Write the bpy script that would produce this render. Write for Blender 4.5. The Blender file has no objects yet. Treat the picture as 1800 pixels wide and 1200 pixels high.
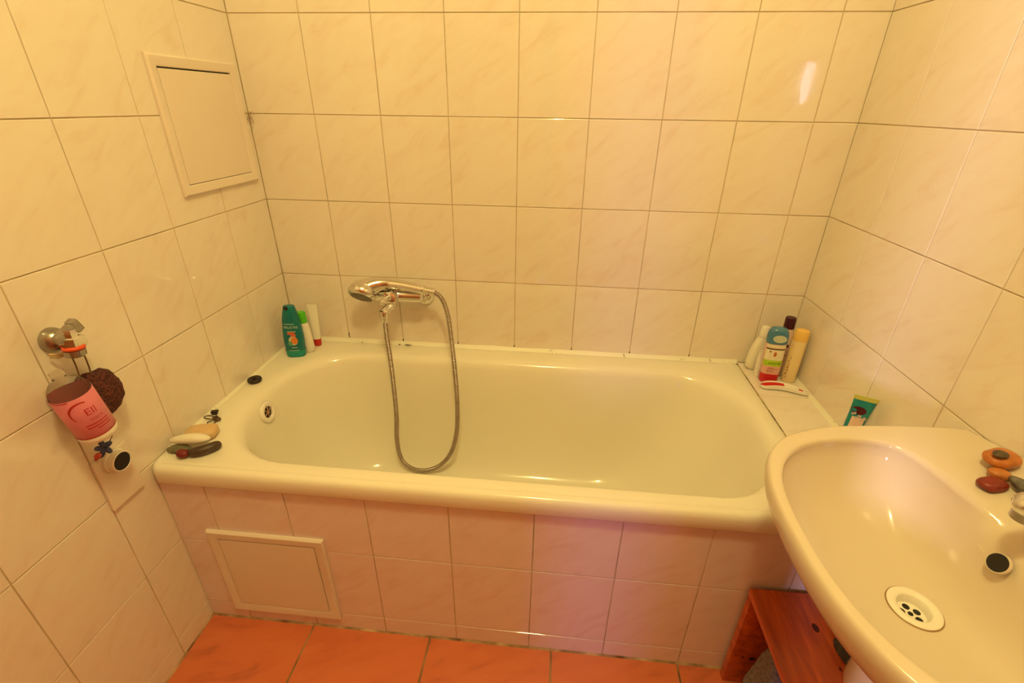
import bpy, bmesh, math, random
from mathutils import Vector, Matrix, Euler, noise

random.seed(7)
S = bpy.context.scene
COL = S.collection
R = math.radians

# ------------------------------------------------------------------ camera, world, lights, exposure
cam_d = bpy.data.cameras.new('camera')
cam_d.sensor_width = 36.0
cam_d.lens = 16.547
cam_d.clip_start = 0.02
cam = bpy.data.objects.new('camera', cam_d)
cam.location = (0.92952, -1.46936, 1.32816)
cam.rotation_euler = (R(63.33242), R(-0.69851), R(5.54548))
COL.objects.link(cam)
S.camera = cam
S.view_settings.view_transform = 'Standard'
S.view_settings.look = 'None'
S.view_settings.gamma = 1.0
S.view_settings.use_curve_mapping = False
S.view_settings.exposure = 0.0

world = bpy.data.worlds.new('world')
S.world = world
world.use_nodes = True
world.node_tree.nodes['Background'].inputs['Color'].default_value = (0.35, 0.36, 1.0, 1)
world.node_tree.nodes['Background'].inputs['Strength'].default_value = 0.04

def lamp(name, kind, loc, energy, color, **kw):
    d = bpy.data.lights.new(name, kind)
    d.energy = energy
    d.color = color
    rot = kw.pop('rot', None)
    for k, v in kw.items():
        setattr(d, k, v)
    o = bpy.data.objects.new(name, d)
    o.location = loc
    if rot: o.rotation_euler = rot
    COL.objects.link(o)
    return o
# the warm bulb on the ceiling
lamp('ceiling_bulb', 'POINT', (0.90, -1.25, 2.40), 41.0, (1.0, 0.82, 0.305), shadow_soft_size=0.075)
# unseen daylight panels added behind the door gap for the lilac streak and highlight
lamp('hall_daylight', 'AREA', (0.620, -4.0, 1.25), 21, (0.44, 0.36, 1.0), shape='RECTANGLE', size=0.20, size_y=1.3, rot=(R(90), 0, 0))
lamp('hall_daylight_left', 'AREA', (0.150, -4.0, 1.56), 70, (0.90, 0.76, 0.95), shape='RECTANGLE', size=0.085, size_y=0.34, rot=(R(90), 0, 0))

# ------------------------------------------------------------------ materials
MATS = {}
def mat(name, color, rough=0.4, metal=0.0, spec=0.5, vary=0.0, vscale=8.0, vcol=None, bump=0.0, bscale=60.0,
        trans=0.0, ior=1.45, coat=0.0, stretch=None, emit=None, sss=0.0):
    if name in MATS: return MATS[name]
    m = bpy.data.materials.new(name)
    m.use_nodes = True
    nt = m.node_tree
    b = nt.nodes['Principled BSDF']
    b.inputs['Roughness'].default_value = rough
    b.inputs['Metallic'].default_value = metal
    b.inputs['Specular IOR Level'].default_value = spec
    b.inputs['IOR'].default_value = ior
    b.inputs['Transmission Weight'].default_value = trans
    b.inputs['Coat Weight'].default_value = coat
    b.inputs['Coat Roughness'].default_value = 0.08
    c = (*color, 1)
    b.inputs['Base Color'].default_value = c
    tc = nt.nodes.new('ShaderNodeTexCoord')
    mp = nt.nodes.new('ShaderNodeMapping')
    nt.links.new(tc.outputs['Object'], mp.inputs['Vector'])
    if stretch: mp.inputs['Scale'].default_value = stretch
    if vary > 0 or vcol:
        n = nt.nodes.new('ShaderNodeTexNoise')
        n.inputs['Scale'].default_value = vscale
        n.inputs['Detail'].default_value = 5
        nt.links.new(mp.outputs['Vector'], n.inputs['Vector'])
        r = nt.nodes.new('ShaderNodeValToRGB')
        r.color_ramp.elements[0].position = 0.35
        r.color_ramp.elements[1].position = 0.65
        v2 = vcol if vcol else tuple(max(0, x * (1 - vary)) for x in color)
        r.color_ramp.elements[0].color = (*v2, 1)
        r.color_ramp.elements[1].color = c
        nt.links.new(n.outputs['Fac'], r.inputs['Fac'])
        nt.links.new(r.outputs['Color'], b.inputs['Base Color'])
    if bump > 0:
        n2 = nt.nodes.new('ShaderNodeTexNoise')
        n2.inputs['Scale'].default_value = bscale
        n2.inputs['Detail'].default_value = 4
        nt.links.new(mp.outputs['Vector'], n2.inputs['Vector'])
        bp = nt.nodes.new('ShaderNodeBump')
        bp.inputs['Strength'].default_value = bump
        bp.inputs['Distance'].default_value = 0.01
        nt.links.new(n2.outputs['Fac'], bp.inputs['Height'])
        nt.links.new(bp.outputs['Normal'], b.inputs['Normal'])
    MATS[name] = m
    return m

def tile_mat(name, base, vein, dark, rough, angle, warp=1.0, bump=0.012, lo=0.40):
    """glazed tile: cloudy veins running diagonally, shifted per tile by the object's random number"""
    m = bpy.data.materials.new(name); m.use_nodes = True
    nt = m.node_tree; N = nt.nodes; L = nt.links
    b = N['Principled BSDF']
    b.inputs['Roughness'].default_value = rough
    b.inputs['Specular IOR Level'].default_value = 0.88
    tc = N.new('ShaderNodeTexCoord'); oi = N.new('ShaderNodeObjectInfo')
    mul = N.new('ShaderNodeMath'); mul.operation = 'MULTIPLY'; mul.inputs[1].default_value = 37.0
    L.new(oi.outputs['Random'], mul.inputs[0])
    add = N.new('ShaderNodeVectorMath'); add.operation = 'ADD'
    L.new(tc.outputs['Object'], add.inputs[0]); L.new(mul.outputs[0], add.inputs[1])
    mp = N.new('ShaderNodeMapping')
    mp.vector_type = 'TEXTURE'
    mp.inputs['Rotation'].default_value = (0, 0, angle)
    mp.inputs['Scale'].default_value = (1 / 9, 1 / 24, 1 / 9)
    L.new(add.outputs[0], mp.inputs['Vector'])
    n = N.new('ShaderNodeTexNoise'); n.inputs['Scale'].default_value = 1.0; n.inputs['Detail'].default_value = 6
    n.inputs['Distortion'].default_value = warp
    L.new(mp.outputs[0], n.inputs['Vector'])
    r = N.new('ShaderNodeValToRGB')
    e = r.color_ramp.elements
    e[0].position = lo - 0.12; e[0].color = (*dark, 1)
    e[1].position = 0.60; e[1].color = (*base, 1)
    k = e.new(lo + 0.03); k.color = (*vein, 1)
    L.new(n.outputs['Fac'], r.inputs['Fac'])
    L.new(r.outputs['Color'], b.inputs['Base Color'])
    n2 = N.new('ShaderNodeTexNoise'); n2.inputs['Scale'].default_value = 14.0; n2.inputs['Detail'].default_value = 2
    L.new(add.outputs[0], n2.inputs['Vector'])
    bp = N.new('ShaderNodeBump'); bp.inputs['Strength'].default_value = bump; bp.inputs['Distance'].default_value = 0.02
    L.new(n2.outputs['Fac'], bp.inputs['Height']); L.new(bp.outputs['Normal'], b.inputs['Normal'])
    return m

M_TILE = tile_mat('glazed_tile', (0.83, 0.75, 0.67), (0.82, 0.725, 0.64), (0.785, 0.67, 0.575), 0.03, R(38))
M_TILE_PINK = tile_mat('pink_glazed_tile', (0.83, 0.69, 0.70), (0.81, 0.66, 0.66), (0.78, 0.60, 0.58), 0.05, R(38))
M_FLOOR = tile_mat('terracotta_tile', (0.66, 0.165, 0.060), (0.62, 0.145, 0.052), (0.47, 0.10, 0.036), 0.38, R(20), 0.4, 0.08, 0.40)
M_GROUT = mat('grout', (0.66, 0.52, 0.34), 0.9, vary=0.35, vscale=9)
M_FGROUT = mat('floor_grout', (0.40, 0.24, 0.11), 0.9, vary=0.6, vscale=14)
M_BOUNCE_WALL = mat('red_bounce_paint', (0.60, 0.26, 0.14), 0.8, vary=0.05)  # unseen wall, its red chosen to bounce reddish light onto the bath front
M_DOOR = mat('brown_bounce_door', (0.42, 0.17, 0.07), 0.4, vary=0.2)  # unseen door, coloured for the same reddish bounce light
M_CEIL = mat('ceiling_paint', (0.82, 0.80, 0.75), 0.9, vary=0.04)
M_ENAMEL = mat('bath_enamel', (0.85, 0.79, 0.66), 0.09, vary=0.03, vscale=3)
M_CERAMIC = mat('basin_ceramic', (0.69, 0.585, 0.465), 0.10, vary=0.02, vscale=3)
M_CHROME = mat('chrome', (0.78, 0.76, 0.73), 0.09, 1.0, vary=0.06, vscale=30)
M_STEEL = mat('hose_steel', (0.42, 0.355, 0.31), 0.28, 1.0, vary=0.15, vscale=60)
M_DULL = mat('dull_chrome', (0.50, 0.47, 0.43), 0.25, 1.0, vary=0.3, vscale=70)
M_PLASTIC = mat('hatch_plastic', (0.80, 0.69, 0.60), 0.42, vary=0.02)
M_WHITE = mat('white_plastic', (0.85, 0.80, 0.72), 0.25, vary=0.02)
M_BLACK = mat('dark_hole', (0.012, 0.009, 0.008), 0.6, vary=0.2)
M_RUBBER = mat('dark_rubber', (0.030, 0.016, 0.014), 0.35, vary=0.3, vscale=50)
M_WOOD = None
def wood():
    m = bpy.data.materials.new('stained_pine'); m.use_nodes = True
    nt = m.node_tree; N = nt.nodes; L = nt.links
    b = N['Principled BSDF']; b.inputs['Roughness'].default_value = 0.33
    tc = N.new('ShaderNodeTexCoord'); mp = N.new('ShaderNodeMapping')
    mp.inputs['Scale'].default_value = (30, 3.0, 30)
    L.new(tc.outputs['Object'], mp.inputs['Vector'])
    n = N.new('ShaderNodeTexNoise'); n.inputs['Scale'].default_value = 1.3; n.inputs['Detail'].default_value = 7; n.inputs['Distortion'].default_value = 0.8
    L.new(mp.outputs[0], n.inputs['Vector'])
    r = N.new('ShaderNodeValToRGB'); e = r.color_ramp.elements
    e[0].position = 0.3; e[0].color = (0.34, 0.050, 0.008, 1)
    e[1].position = 0.7; e[1].color = (0.72, 0.130, 0.016, 1)
    L.new(n.outputs['Fac'], r.inputs['Fac']); L.new(r.outputs['Color'], b.inputs['Base Color'])
    return m
M_WOOD = wood()
M_KNOT = mat('pine_knot', (0.10, 0.018, 0.006), 0.45, vary=0.4, vscale=120)

# ------------------------------------------------------------------ helpers
def link(name, bm, m, parent=None, smooth=True, loc=None, rot=None, angle=None):
    me = bpy.data.meshes.new(name)
    bmesh.ops.recalc_face_normals(bm, faces=bm.faces)
    bm.to_mesh(me); bm.free()
    for x in (m if isinstance(m, (list, tuple)) else [m]): me.materials.append(x)
    if smooth: me.polygons.foreach_set('use_smooth', [True] * len(me.polygons))
    if smooth and angle is not None:
        me.set_sharp_from_angle(angle=R(angle))
    o = bpy.data.objects.new(name, me)
    COL.objects.link(o)
    if parent: o.parent = parent
    if loc is not None: o.location = loc
    if rot is not None: o.rotation_euler = rot
    return o

def thing(name, label, cat, loc=(0, 0, 0), rot=(0, 0, 0), group=None):
    o = bpy.data.objects.new(name, None)
    o.empty_display_size = 0.03
    COL.objects.link(o)
    o.location = loc; o.rotation_euler = rot
    o['label'] = label; o['category'] = cat
    if group: o['group'] = group
    return o

def tag(o, label, cat, group=None):
    o['label'] = label; o['category'] = cat
    if group: o['group'] = group
    return o

def structure(o):
    o['kind'] = 'structure'; return o

def bm_box(bm, lo, hi, bev=0.0, seg=2):
    r = bmesh.ops.create_cube(bm, size=1.0)
    vs = r['verts']
    for v in vs:
        v.co = Vector([(lo[i] + hi[i]) / 2 + v.co[i] * (hi[i] - lo[i]) for i in range(3)])
    if bev > 0:
        es = list({e for v in vs for e in v.link_edges})
        bmesh.ops.bevel(bm, geom=es, offset=bev, segments=seg, profile=0.6, affect='EDGES')
    return bm

def box(lo, hi, bev=0.0, seg=2):
    return bm_box(bmesh.new(), lo, hi, bev, seg)

def rings(bm, rs, closed=True, cap0=True, cap1=True):
    """loft between rings of points (each ring the same number of points)"""
    V = [[bm.verts.new(p) for p in r] for r in rs]
    n = len(rs[0])
    for a, b in zip(V, V[1:]):
        for i in range(n if closed else n - 1):
            j = (i + 1) % n
            bm.faces.new((a[i], a[j], b[j], b[i]))
    for flag, r, ring in ((cap0, V[0], rs[0]), (cap1, V[-1], rs[-1])):
        if flag:
            c = bm.verts.new(sum((Vector(p) for p in ring), Vector()) / n)
            for i in range(n):
                bm.faces.new((r[i], r[(i + 1) % n], c))
    return V

def frame_of(ax):
    ax = Vector(ax).normalized()
    up = Vector((0, 0, 1)) if abs(ax.z) < 0.95 else Vector((1, 0, 0))
    u = ax.cross(up).normalized(); v = ax.cross(u).normalized()
    return ax, u, v

def lathe(prof, n=32, origin=(0, 0, 0), axis=(0, 0, 1), bm=None, cap0=True, cap1=True, sx=1.0, sy=1.0):
    """prof: list of (radius, height along the axis)"""
    bm = bm or bmesh.new()
    ax, u, v = frame_of(axis)
    if abs(ax.z) > 0.999: u, v = Vector((1, 0, 0)), Vector((0, 1, 0))
    o = Vector(origin)
    rs = []
    for r, h in prof:
        rs.append([o + ax * h + (u * math.cos(2 * math.pi * i / n) * sx + v * math.sin(2 * math.pi * i / n) * sy) * r for i in range(n)])
    rings(bm, rs, True, cap0, cap1)
    return bm

def catmull(pts, per=12):
    P = [Vector(p) for p in pts]
    P = [2 * P[0] - P[1]] + P + [2 * P[-1] - P[-2]]
    out = []
    for i in range(1, len(P) - 2):
        for k in range(per):
            t = k / per
            a, b, c, d = P[i - 1], P[i], P[i + 1], P[i + 2]
            out.append(0.5 * ((2 * b) + (-a + c) * t + (2 * a - 5 * b + 4 * c - d) * t * t + (-a + 3 * b - 3 * c + d) * t ** 3))
    out.append(P[-2])
    return out

def tube(path, rad, n=12, bm=None, caps=True):
    """path: list of points; rad: number or list"""
    bm = bm or bmesh.new()
    P = [Vector(p) for p in path]
    if not isinstance(rad, (list, tuple)): rad = [rad] * len(P)
    t0 = (P[1] - P[0]).normalized()
    _, u, v = frame_of(t0)
    rs = []
    for i, p in enumerate(P):
        t = (P[min(i + 1, len(P) - 1)] - P[max(i - 1, 0)]).normalized()
        u = (u - t * u.dot(t)).normalized()
        v = t.cross(u)
        rs.append([p + (u * math.cos(2 * math.pi * k / n) + v * math.sin(2 * math.pi * k / n)) * rad[i] for k in range(n)])
    rings(bm, rs, True, caps, caps)
    return bm

def pebble(a, b, c, seed=0, amp=0.10, freq=1.6, n=24, m=14, pw=2.0, flat=0.0):
    """a lumpy stone with half axes a, b, c; base flattened a little and resting on z = 0"""
    bm = bmesh.new()
    off = Vector((seed * 3.1, seed * 1.7, seed * 0.9))
    rs = []
    for j in range(1, m):
        th = math.pi * j / m
        ring = []
        for i in range(n):
            ph = 2 * math.pi * i / n
            f = lambda t: math.copysign(abs(t) ** (2 / pw), t)
            d = Vector((f(math.cos(ph)) * f(math.sin(th)), f(math.sin(ph)) * f(math.sin(th)), f(math.cos(th))))
            k = 1 + amp * noise.noise(d * freq + off)
            z = d.z * c * k
            if z < 0: z *= (1 - flat)
            ring.append(Vector((d.x * a * k, d.y * b * k, z)))
        rs.append(ring)
    rings(bm, rs)
    zmin = min(v.co.z for v in bm.verts)
    for v in bm.verts: v.co.z -= zmin
    return bm

def outline_slab(pts, t0, t1, bm=None):
    """prism of a closed outline in x,y between z = t0 and t1"""
    bm = bm or bmesh.new()
    rings(bm, [[Vector((x, y, t0)) for x, y in pts], [Vector((x, y, t1)) for x, y in pts]])
    return bm

def text_bm(body, size, depth=0.0003):
    """flat lettering in the x, y plane, centred on the origin, facing +z"""
    cu = bpy.data.curves.new('lettering_curve', 'FONT')
    cu.body = body; cu.size = size; cu.align_x = 'CENTER'; cu.align_y = 'CENTER'
    cu.resolution_u = 3
    o = bpy.data.objects.new('lettering_tmp', cu)
    COL.objects.link(o)
    bpy.context.view_layer.update()
    me = bpy.data.meshes.new_from_object(o)
    bm = bmesh.new(); bm.from_mesh(me)
    bpy.data.objects.remove(o); bpy.data.curves.remove(cu); bpy.data.meshes.remove(me)
    bmesh.ops.triangulate(bm, faces=bm.faces)
    return bm

def put(bm, fn):
    for v in bm.verts: v.co = Vector(fn(v.co))
    return bm

def bars(rows):
    """thin flat bars standing for lines of print too small to read: rows of (x0, x1, y, height)"""
    bm = bmesh.new()
    for x0, x1, y, h in rows:
        k = max(1, int((x1 - x0) / 0.004))
        for i in range(k):
            a = x0 + (x1 - x0) * i / k; b = x0 + (x1 - x0) * (i + 1) / k
            bm.faces.new([bm.verts.new((p, q, 0)) for p, q in ((a, y), (b, y), (b, y + h), (a, y + h))])
    return bm

# ------------------------------------------------------------------ the room
W = 1.717; YF = -2.40; ZC = 2.60; T = 0.0018
def wallbox(name, lo, hi, m):
    return structure(link(name, box(lo, hi), m, smooth=False))
wall_back = wallbox('wall_back', (-0.1, T, 0), (W + 0.1, 0.1, ZC), M_GROUT)
wall_left = wallbox('wall_left', (-0.1, YF, 0), (-T, T, ZC), M_GROUT)
wall_right = wallbox('wall_right', (W + T, YF, 0), (W + 0.1, T, ZC), M_GROUT)
floor = wallbox('floor', (-0.1, YF - 0.1, -0.1), (W + 0.1, 0.1, -T), M_FGROUT)
ceiling = wallbox('ceiling', (-0.1, YF - 0.1, ZC), (W + 0.1, 0.1, ZC + 0.1), M_CEIL)
bm = bmesh.new()
GAP0, GAP1 = 0.795, 0.875  # gap width shaped to pass only the angled daylight
bm_box(bm, (-0.1, YF - 0.1, 0), (0.05, YF, ZC)); bm_box(bm, (GAP1, YF - 0.1, 0), (W + 0.1, YF, ZC)); bm_box(bm, (0.05, YF - 0.1, 2.0), (GAP1, YF, ZC))
wall_front = structure(link('wall_front', bm, M_BOUNCE_WALL, smooth=False))
door = structure(link('door_1', box((0.052, YF - 0.07, 0.004), (GAP0, YF - 0.03, 1.995), 0.003), M_DOOR, smooth=False))  # unseen leaf, added to block the straight reflection of the daylight
bm = tube(catmull([(0.72, YF - 0.03, 1.03), (0.72, YF + 0.02, 1.03), (0.70, YF + 0.03, 1.03), (0.62, YF + 0.03, 1.03)], 6), 0.008)
link('door_handle', bm, M_CHROME, door)

# --- tiles: one slab mesh per size, shared
SLABS = {}
def slab(w, h, m, t=T, j=0.0022, bev=0.0012):
    key = (round(w, 4), round(h, 4), m.name)
    if key not in SLABS:
        b = box((-w / 2 + j / 2, -h / 2 + j / 2, -t), (w / 2 - j / 2, h / 2 - j / 2, 0.0))
        top = [e for e in b.edges if all(abs(v.co.z) < 1e-6 for v in e.verts)]
        bmesh.ops.bevel(b, geom=top, offset=bev, segments=2, profile=0.5, affect='EDGES')
        me = bpy.data.meshes.new('tile_slab'); bmesh.ops.recalc_face_normals(b, faces=b.faces); b.to_mesh(me); b.free()
        me.materials.append(m)
        SLABS[key] = me
    return SLABS[key]
def tile(parent, M, w, h, m, name='tile'):
    o = bpy.data.objects.new(name, slab(w, h, m))
    rot = Matrix.Rotation(random.uniform(-1, 1) * 0.0012, 4, 'X') @ Matrix.Rotation(random.uniform(-1, 1) * 0.0012, 4, 'Y')
    o.parent = parent
    o.matrix_local = M @ rot
    COL.objects.link(o)
    return o
def basis(o, x, y, z):
    return Matrix(((x[0], y[0], z[0], o[0]), (x[1], y[1], z[1], o[1]), (x[2], y[2], z[2], o[2]), (0, 0, 0, 1)))

ZB = [0.0, 0.061] + [0.061 + 0.247 * k for k in range(1, 9)]     # horizontal joints
XB = [0.0] + [0.2039 + 0.2 * k for k in range(8)] + [W]
YL = [0.0] + [-0.2034 - 0.2 * k for k in range(8)]
YR = [0.0] + [-0.2074 - 0.2 * k for k in range(8)]
for k in range(3, 9):                                           # from the bath rim up
    z0, z1 = ZB[k], ZB[k + 1]
    for x0, x1 in zip(XB, XB[1:]):
        if x1 == W: x1 = W + 0.0010
        tile(wall_back, basis(((x0 + x1) / 2, 0, (z0 + z1) / 2), (1, 0, 0), (0, 0, 1), (0, -1, 0)), x1 - x0, z1 - z0, M_TILE)
for k in range(0, 9):
    z0, z1 = ZB[k], ZB[k + 1]
    for y0, y1 in zip(YL, YL[1:]):
        if k < 3 and y1 > -0.62: continue
        tile(wall_left, basis((0, (y0 + y1) / 2, (z0 + z1) / 2), (0, 1, 0), (0, 0, 1), (1, 0, 0)), y0 - y1, z1 - z0, M_TILE)
    for y0, y1 in zip(YR, YR[1:]):
        if k < 3 and y1 > -0.65: continue
        if y0 == 0.0: y0 = 0.0010
        tile(wall_right, basis((W, (y0 + y1) / 2, (z0 + z1) / 2), (0, -1, 0), (0, 0, 1), (-1, 0, 0)), y0 - y1, z1 - z0, M_TILE)
YA = -0.6886                                                    # face of the tiled bath front
FX = [0.0, 0.305, 0.641, 0.977, 1.313, 1.649, W]
FY = [YA, -1.022, -1.358, -1.694, -2.03, YF]
for x0, x1 in zip(FX, FX[1:]):
    for y0, y1 in zip(FY, FY[1:]):
        o = tile(floor, basis(((x0 + x1) / 2, (y0 + y1) / 2, 0), (1, 0, 0), (0, 1, 0), (0, 0, 1)), x1 - x0 - 0.003, y0 - y1 - 0.003, M_FLOOR)

# --- the tiled front of the bath
apron = structure(link('wall_bath', box((0.001, YA + T, 0.0), (W - 0.001, YA + 0.03, 0.505)), M_GROUT, smooth=False))
AX = [0.0] + [0.1152 + 0.2 * k for k in range(8)] + [W]
AZ = [0.0, 0.061, 0.308, 0.506]
for x0, x1 in zip(AX, AX[1:]):
    if x1 - x0 < 0.006: continue
    for z0, z1 in zip(AZ, AZ[1:]):
        tile(apron, basis(((x0 + x1) / 2, YA, (z0 + z1) / 2), (1, 0, 0), (0, 0, 1), (0, -1, 0)), x1 - x0, z1 - z0, M_TILE_PINK)

# --- tiled ledge at the right end of the bath
LX = 1.5640; LZ = 0.556
ledge = tag(link('tiled_ledge', box((LX + 0.001, -0.687, 0.50), (W - 0.001, -0.001, LZ - T)), M_GROUT, smooth=False),
            'narrow tiled ledge between the right end of the bathtub and the right wall', 'ledge')
LY = [-0.002, -0.2065, -0.4075, -0.6075, -0.687]
for y0, y1 in zip(LY, LY[1:]):
    tile(ledge, basis(((LX + W) / 2, (y0 + y1) / 2, LZ), (1, 0, 0), (0, 1, 0), (0, 0, 1)), W - LX, y0 - y1, M_TILE)

# --- sealant beads with mould specks
def sealant_mat():
    m = bpy.data.materials.new('sealant'); m.use_nodes = True
    nt = m.node_tree; N = nt.nodes; L = nt.links
    b = N['Principled BSDF']; b.inputs['Roughness'].default_value = 0.45
    tc = N.new('ShaderNodeTexCoord')
    n = N.new('ShaderNodeTexNoise'); n.inputs['Scale'].default_value = 26; n.inputs['Detail'].default_value = 5; n.inputs['Roughness'].default_value = 0.75
    L.new(tc.outputs['Object'], n.inputs['Vector'])
    r = N.new('ShaderNodeValToRGB'); e = r.color_ramp.elements
    e[0].position = 0.30; e[0].color = (0.05, 0.025, 0.01, 1)
    e[1].position = 0.37; e[1].color = (0.84, 0.80, 0.66, 1)
    L.new(n.outputs['Fac'], r.inputs['Fac']); L.new(r.outputs['Color'], b.inputs['Base Color'])
    return m
M_SEAL = sealant_mat()
def bead(name, p0, p1, d1, d2, r):
    """a concave fillet of sealant along p0-p1 filling the corner spanned by d1 and d2"""
    bm = bmesh.new(); p0, p1, d1, d2 = map(Vector, (p0, p1, d1, d2))
    k = max(8, int((p1 - p0).length / 0.02)); rs = []
    for i in range(k + 1):
        c = p0.lerp(p1, i / k); q = r * (1 + 0.22 * noise.noise(c * 9 + Vector((3, 1, 2))))
        rs.append([c, c + d1 * q, c + d1 * q * 0.42 + d2 * q * 0.42, c + d2 * q])
    rings(bm, rs)
    return structure(link(name, bm, M_SEAL, angle=50))
bead('trim_1', (0, 0, LZ - 0.001), (LX, 0, LZ - 0.001), (0, -1, 0), (0, 0, 1), 0.011)
bead('trim_2', (0, 0, LZ - 0.001), (0, -0.63, LZ - 0.001), (1, 0, 0), (0, 0, 1), 0.006)
bead('trim_3', (W, 0, LZ), (W, -0.66, LZ), (-1, 0, 0), (0, 0, 1), 0.009)
M_MORTAR = mat('floor_edge_mortar', (0.60, 0.42, 0.24), 0.9, vcol=(0.16, 0.08, 0.035), vscale=16)
def edge_strip(name, p0, p1, d1, d2, r):
    o = bead(name, p0, p1, d1, d2, r); o.data.materials[0] = M_MORTAR
edge_strip('trim_4', (0, YA, 0), (W, YA, 0), (0, -1, 0), (0, 0, 1), 0.0045)
edge_strip('trim_5', (0, YA, 0), (0, YF, 0), (1, 0, 0), (0, 0, 1), 0.0035)
# the dark open joint between bath and ledge
bm = bmesh.new()
ys = [-0.03 - 0.028 * k for k in range(15)]
for i, y in enumerate(ys):
    d = 0.0007 + 0.0004 * noise.noise(Vector((y * 30, 0, 0)))
    if i < 4 and i % 2: d *= 0.5
    bm_box(bm, (LX - 0.001 - d, y - 0.028, LZ - 0.004), (LX - 0.0005 + d, y, LZ + 0.0006))
structure(link('trim_6', bm, mat('dirty_joint', (0.10, 0.05, 0.02), 0.9, vcol=(0.55, 0.42, 0.2), vscale=40), smooth=False))

# mould in the feet of the upright joints and on the bead
M_MOULD = mat('mould', (0.035, 0.018, 0.008), 0.9, vary=0.5, vscale=300)
for x, z, a, c in ((0.2039, 0.578, 0.0016, 0.012), (0.4039, 0.570, 0.0020, 0.006), (0.6039, 0.569, 0.0018, 0.004), (0.8039, 0.570, 0.0018, 0.005),
                   (1.0039, 0.570, 0.0016, 0.005), (1.2039, 0.570, 0.0022, 0.0035), (1.4039, 0.571, 0.0014, 0.006)):
    bm = pebble(a, 0.0006, c, int(x * 100), 0.4, 2.0, 10, 6)
    link('mould_stain', bm, M_MOULD, wall_back, loc=(x, 0.0002, z - c))
for x, a, b in ((0.424, 0.014, 0.0022), (0.392, 0.004, 0.0018), (0.352, 0.0035, 0.0015), (0.255, 0.003, 0.0015)):
    bm = pebble(a, b, 0.0008, int(x * 100), 0.5, 2.0, 12, 6)
    link('mould_stain', bm, M_MOULD, wall_back, loc=(x, -0.0118, LZ + 0.0004))
# dusty cobweb in the left corner
cw = thing('cobweb', 'small dusty brown cobweb in the left corner beside the upper hatch', 'cobweb', (0.004, -0.004, 1.290))
bm = bmesh.new(); rnd = random.Random(3)
for k in range(26):
    p = Vector((rnd.uniform(0.0, 0.012), -rnd.uniform(0.0, 0.014), rnd.uniform(-0.016, 0.014)))
    q = p + Vector((rnd.uniform(-0.006, 0.010), rnd.uniform(-0.010, 0.006), rnd.uniform(-0.022, 0.004)))
    q.x = max(q.x, -0.002); q.y = min(q.y, 0.002)
    tube([p, (p + q) / 2 + Vector((0.001, -0.001, -0.002)), q], 0.00035, 4, bm)
link('strands', bm, mat('dust', (0.42, 0.26, 0.13), 0.95, vary=0.3, vscale=200), cw)['kind'] = 'stuff'

# ------------------------------------------------------------------ access hatches
def hatch(name, label, M, w, h, fw, door_gap):
    t = thing(name, label, 'hatch')
    t.matrix_world = M
    bm = bmesh.new()
    o, i = 0.0, fw
    prof = [(0, 0.0), (0.0, 0.006), (0.004, 0.010), (fw - 0.003, 0.0085), (fw, 0.0065), (fw, 0.0)]
    rs = []
    for d, z in prof:
        rs.append([Vector((-w / 2 + d, -h / 2 + d, z)), Vector((w / 2 - d, -h / 2 + d, z)), Vector((w / 2 - d, h / 2 - d, z)), Vector((-w / 2 + d, h / 2 - d, z))])
    rings(bm, rs, True, False, False)
    # close the back
    link('frame', bm, M_PLASTIC, t, angle=30)
    link('backing', box((-w / 2 + fw * 0.6, -h / 2 + fw * 0.6, 0.0002), (w / 2 - fw * 0.6, h / 2 - fw * 0.6, 0.0012)), M_BLACK, t, smooth=False)
    g = door_gap
    lo = (-w / 2 + fw + g[0], -h / 2 + fw + g[1], 0.0014); hi = (w / 2 - fw - g[2], h / 2 - fw - g[3], 0.0075)
    link('door', box(lo, hi, 0.0012), M_PLASTIC, t, smooth=False)
    return t
hatch('access_hatch', 'cream plastic access hatch high on the left wall, beside the corner',
      basis((0.0003, -0.1875, 1.2675), (0, 1, 0), (0, 0, 1), (1, 0, 0)), 0.315, 0.310, 0.025, (0.0016, 0.0014, 0.0018, 0.0034))
hatch('access_hatch', 'cream plastic access hatch low in the tiled bath front, above the floor',
      basis((0.2385, YA - 0.0003, 0.200), (1, 0, 0), (0, 0, 1), (0, -1, 0)), 0.310, 0.308, 0.0265, (0.0014, 0.0012, 0.0020, 0.0018))

# ------------------------------------------------------------------ bathtub
def rrect(x0, x1, y0, y1, r, z, q=10, s=12):
    """rounded rectangle, counter-clockwise, same point count for any size; r = radius or four radii (lb, rb, rt, lt)"""
    rr = r if isinstance(r, (list, tuple)) else (r,) * 4
    pts = []
    cs = [((x0 + rr[0], y0 + rr[0]), rr[0], 180), ((x1 - rr[1], y0 + rr[1]), rr[1], 270), ((x1 - rr[2], y1 - rr[2]), rr[2], 0), ((x0 + rr[3], y1 - rr[3]), rr[3], 90)]
    for ci, ((cx, cy), rad, a0) in enumerate(cs):
        arc = [(cx + rad * math.cos(R(a0 + 90 * i / q)), cy + rad * math.sin(R(a0 + 90 * i / q))) for i in range(q + 1)]
        pts += arc
        (nx, ny), nr, na = cs[(ci + 1) % 4]
        e = (nx + nr * math.cos(R(na)), ny + nr * math.sin(R(na)))
        a = arc[-1]
        for k in range(1, s):
            pts.append((a[0] + (e[0] - a[0]) * k / s, a[1] + (e[1] - a[1]) * k / s))
    return [Vector((x, y, z)) for x, y in pts]
tub = thing('bathtub', 'cream enamelled bathtub built in between the tiled walls', 'bathtub', (0.78, -0.35, 0.0))
X0, X1, Y0, Y1, ZR = 0.001, LX - 0.0006, -0.7005, -0.001, 0.555
rs = []
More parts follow.
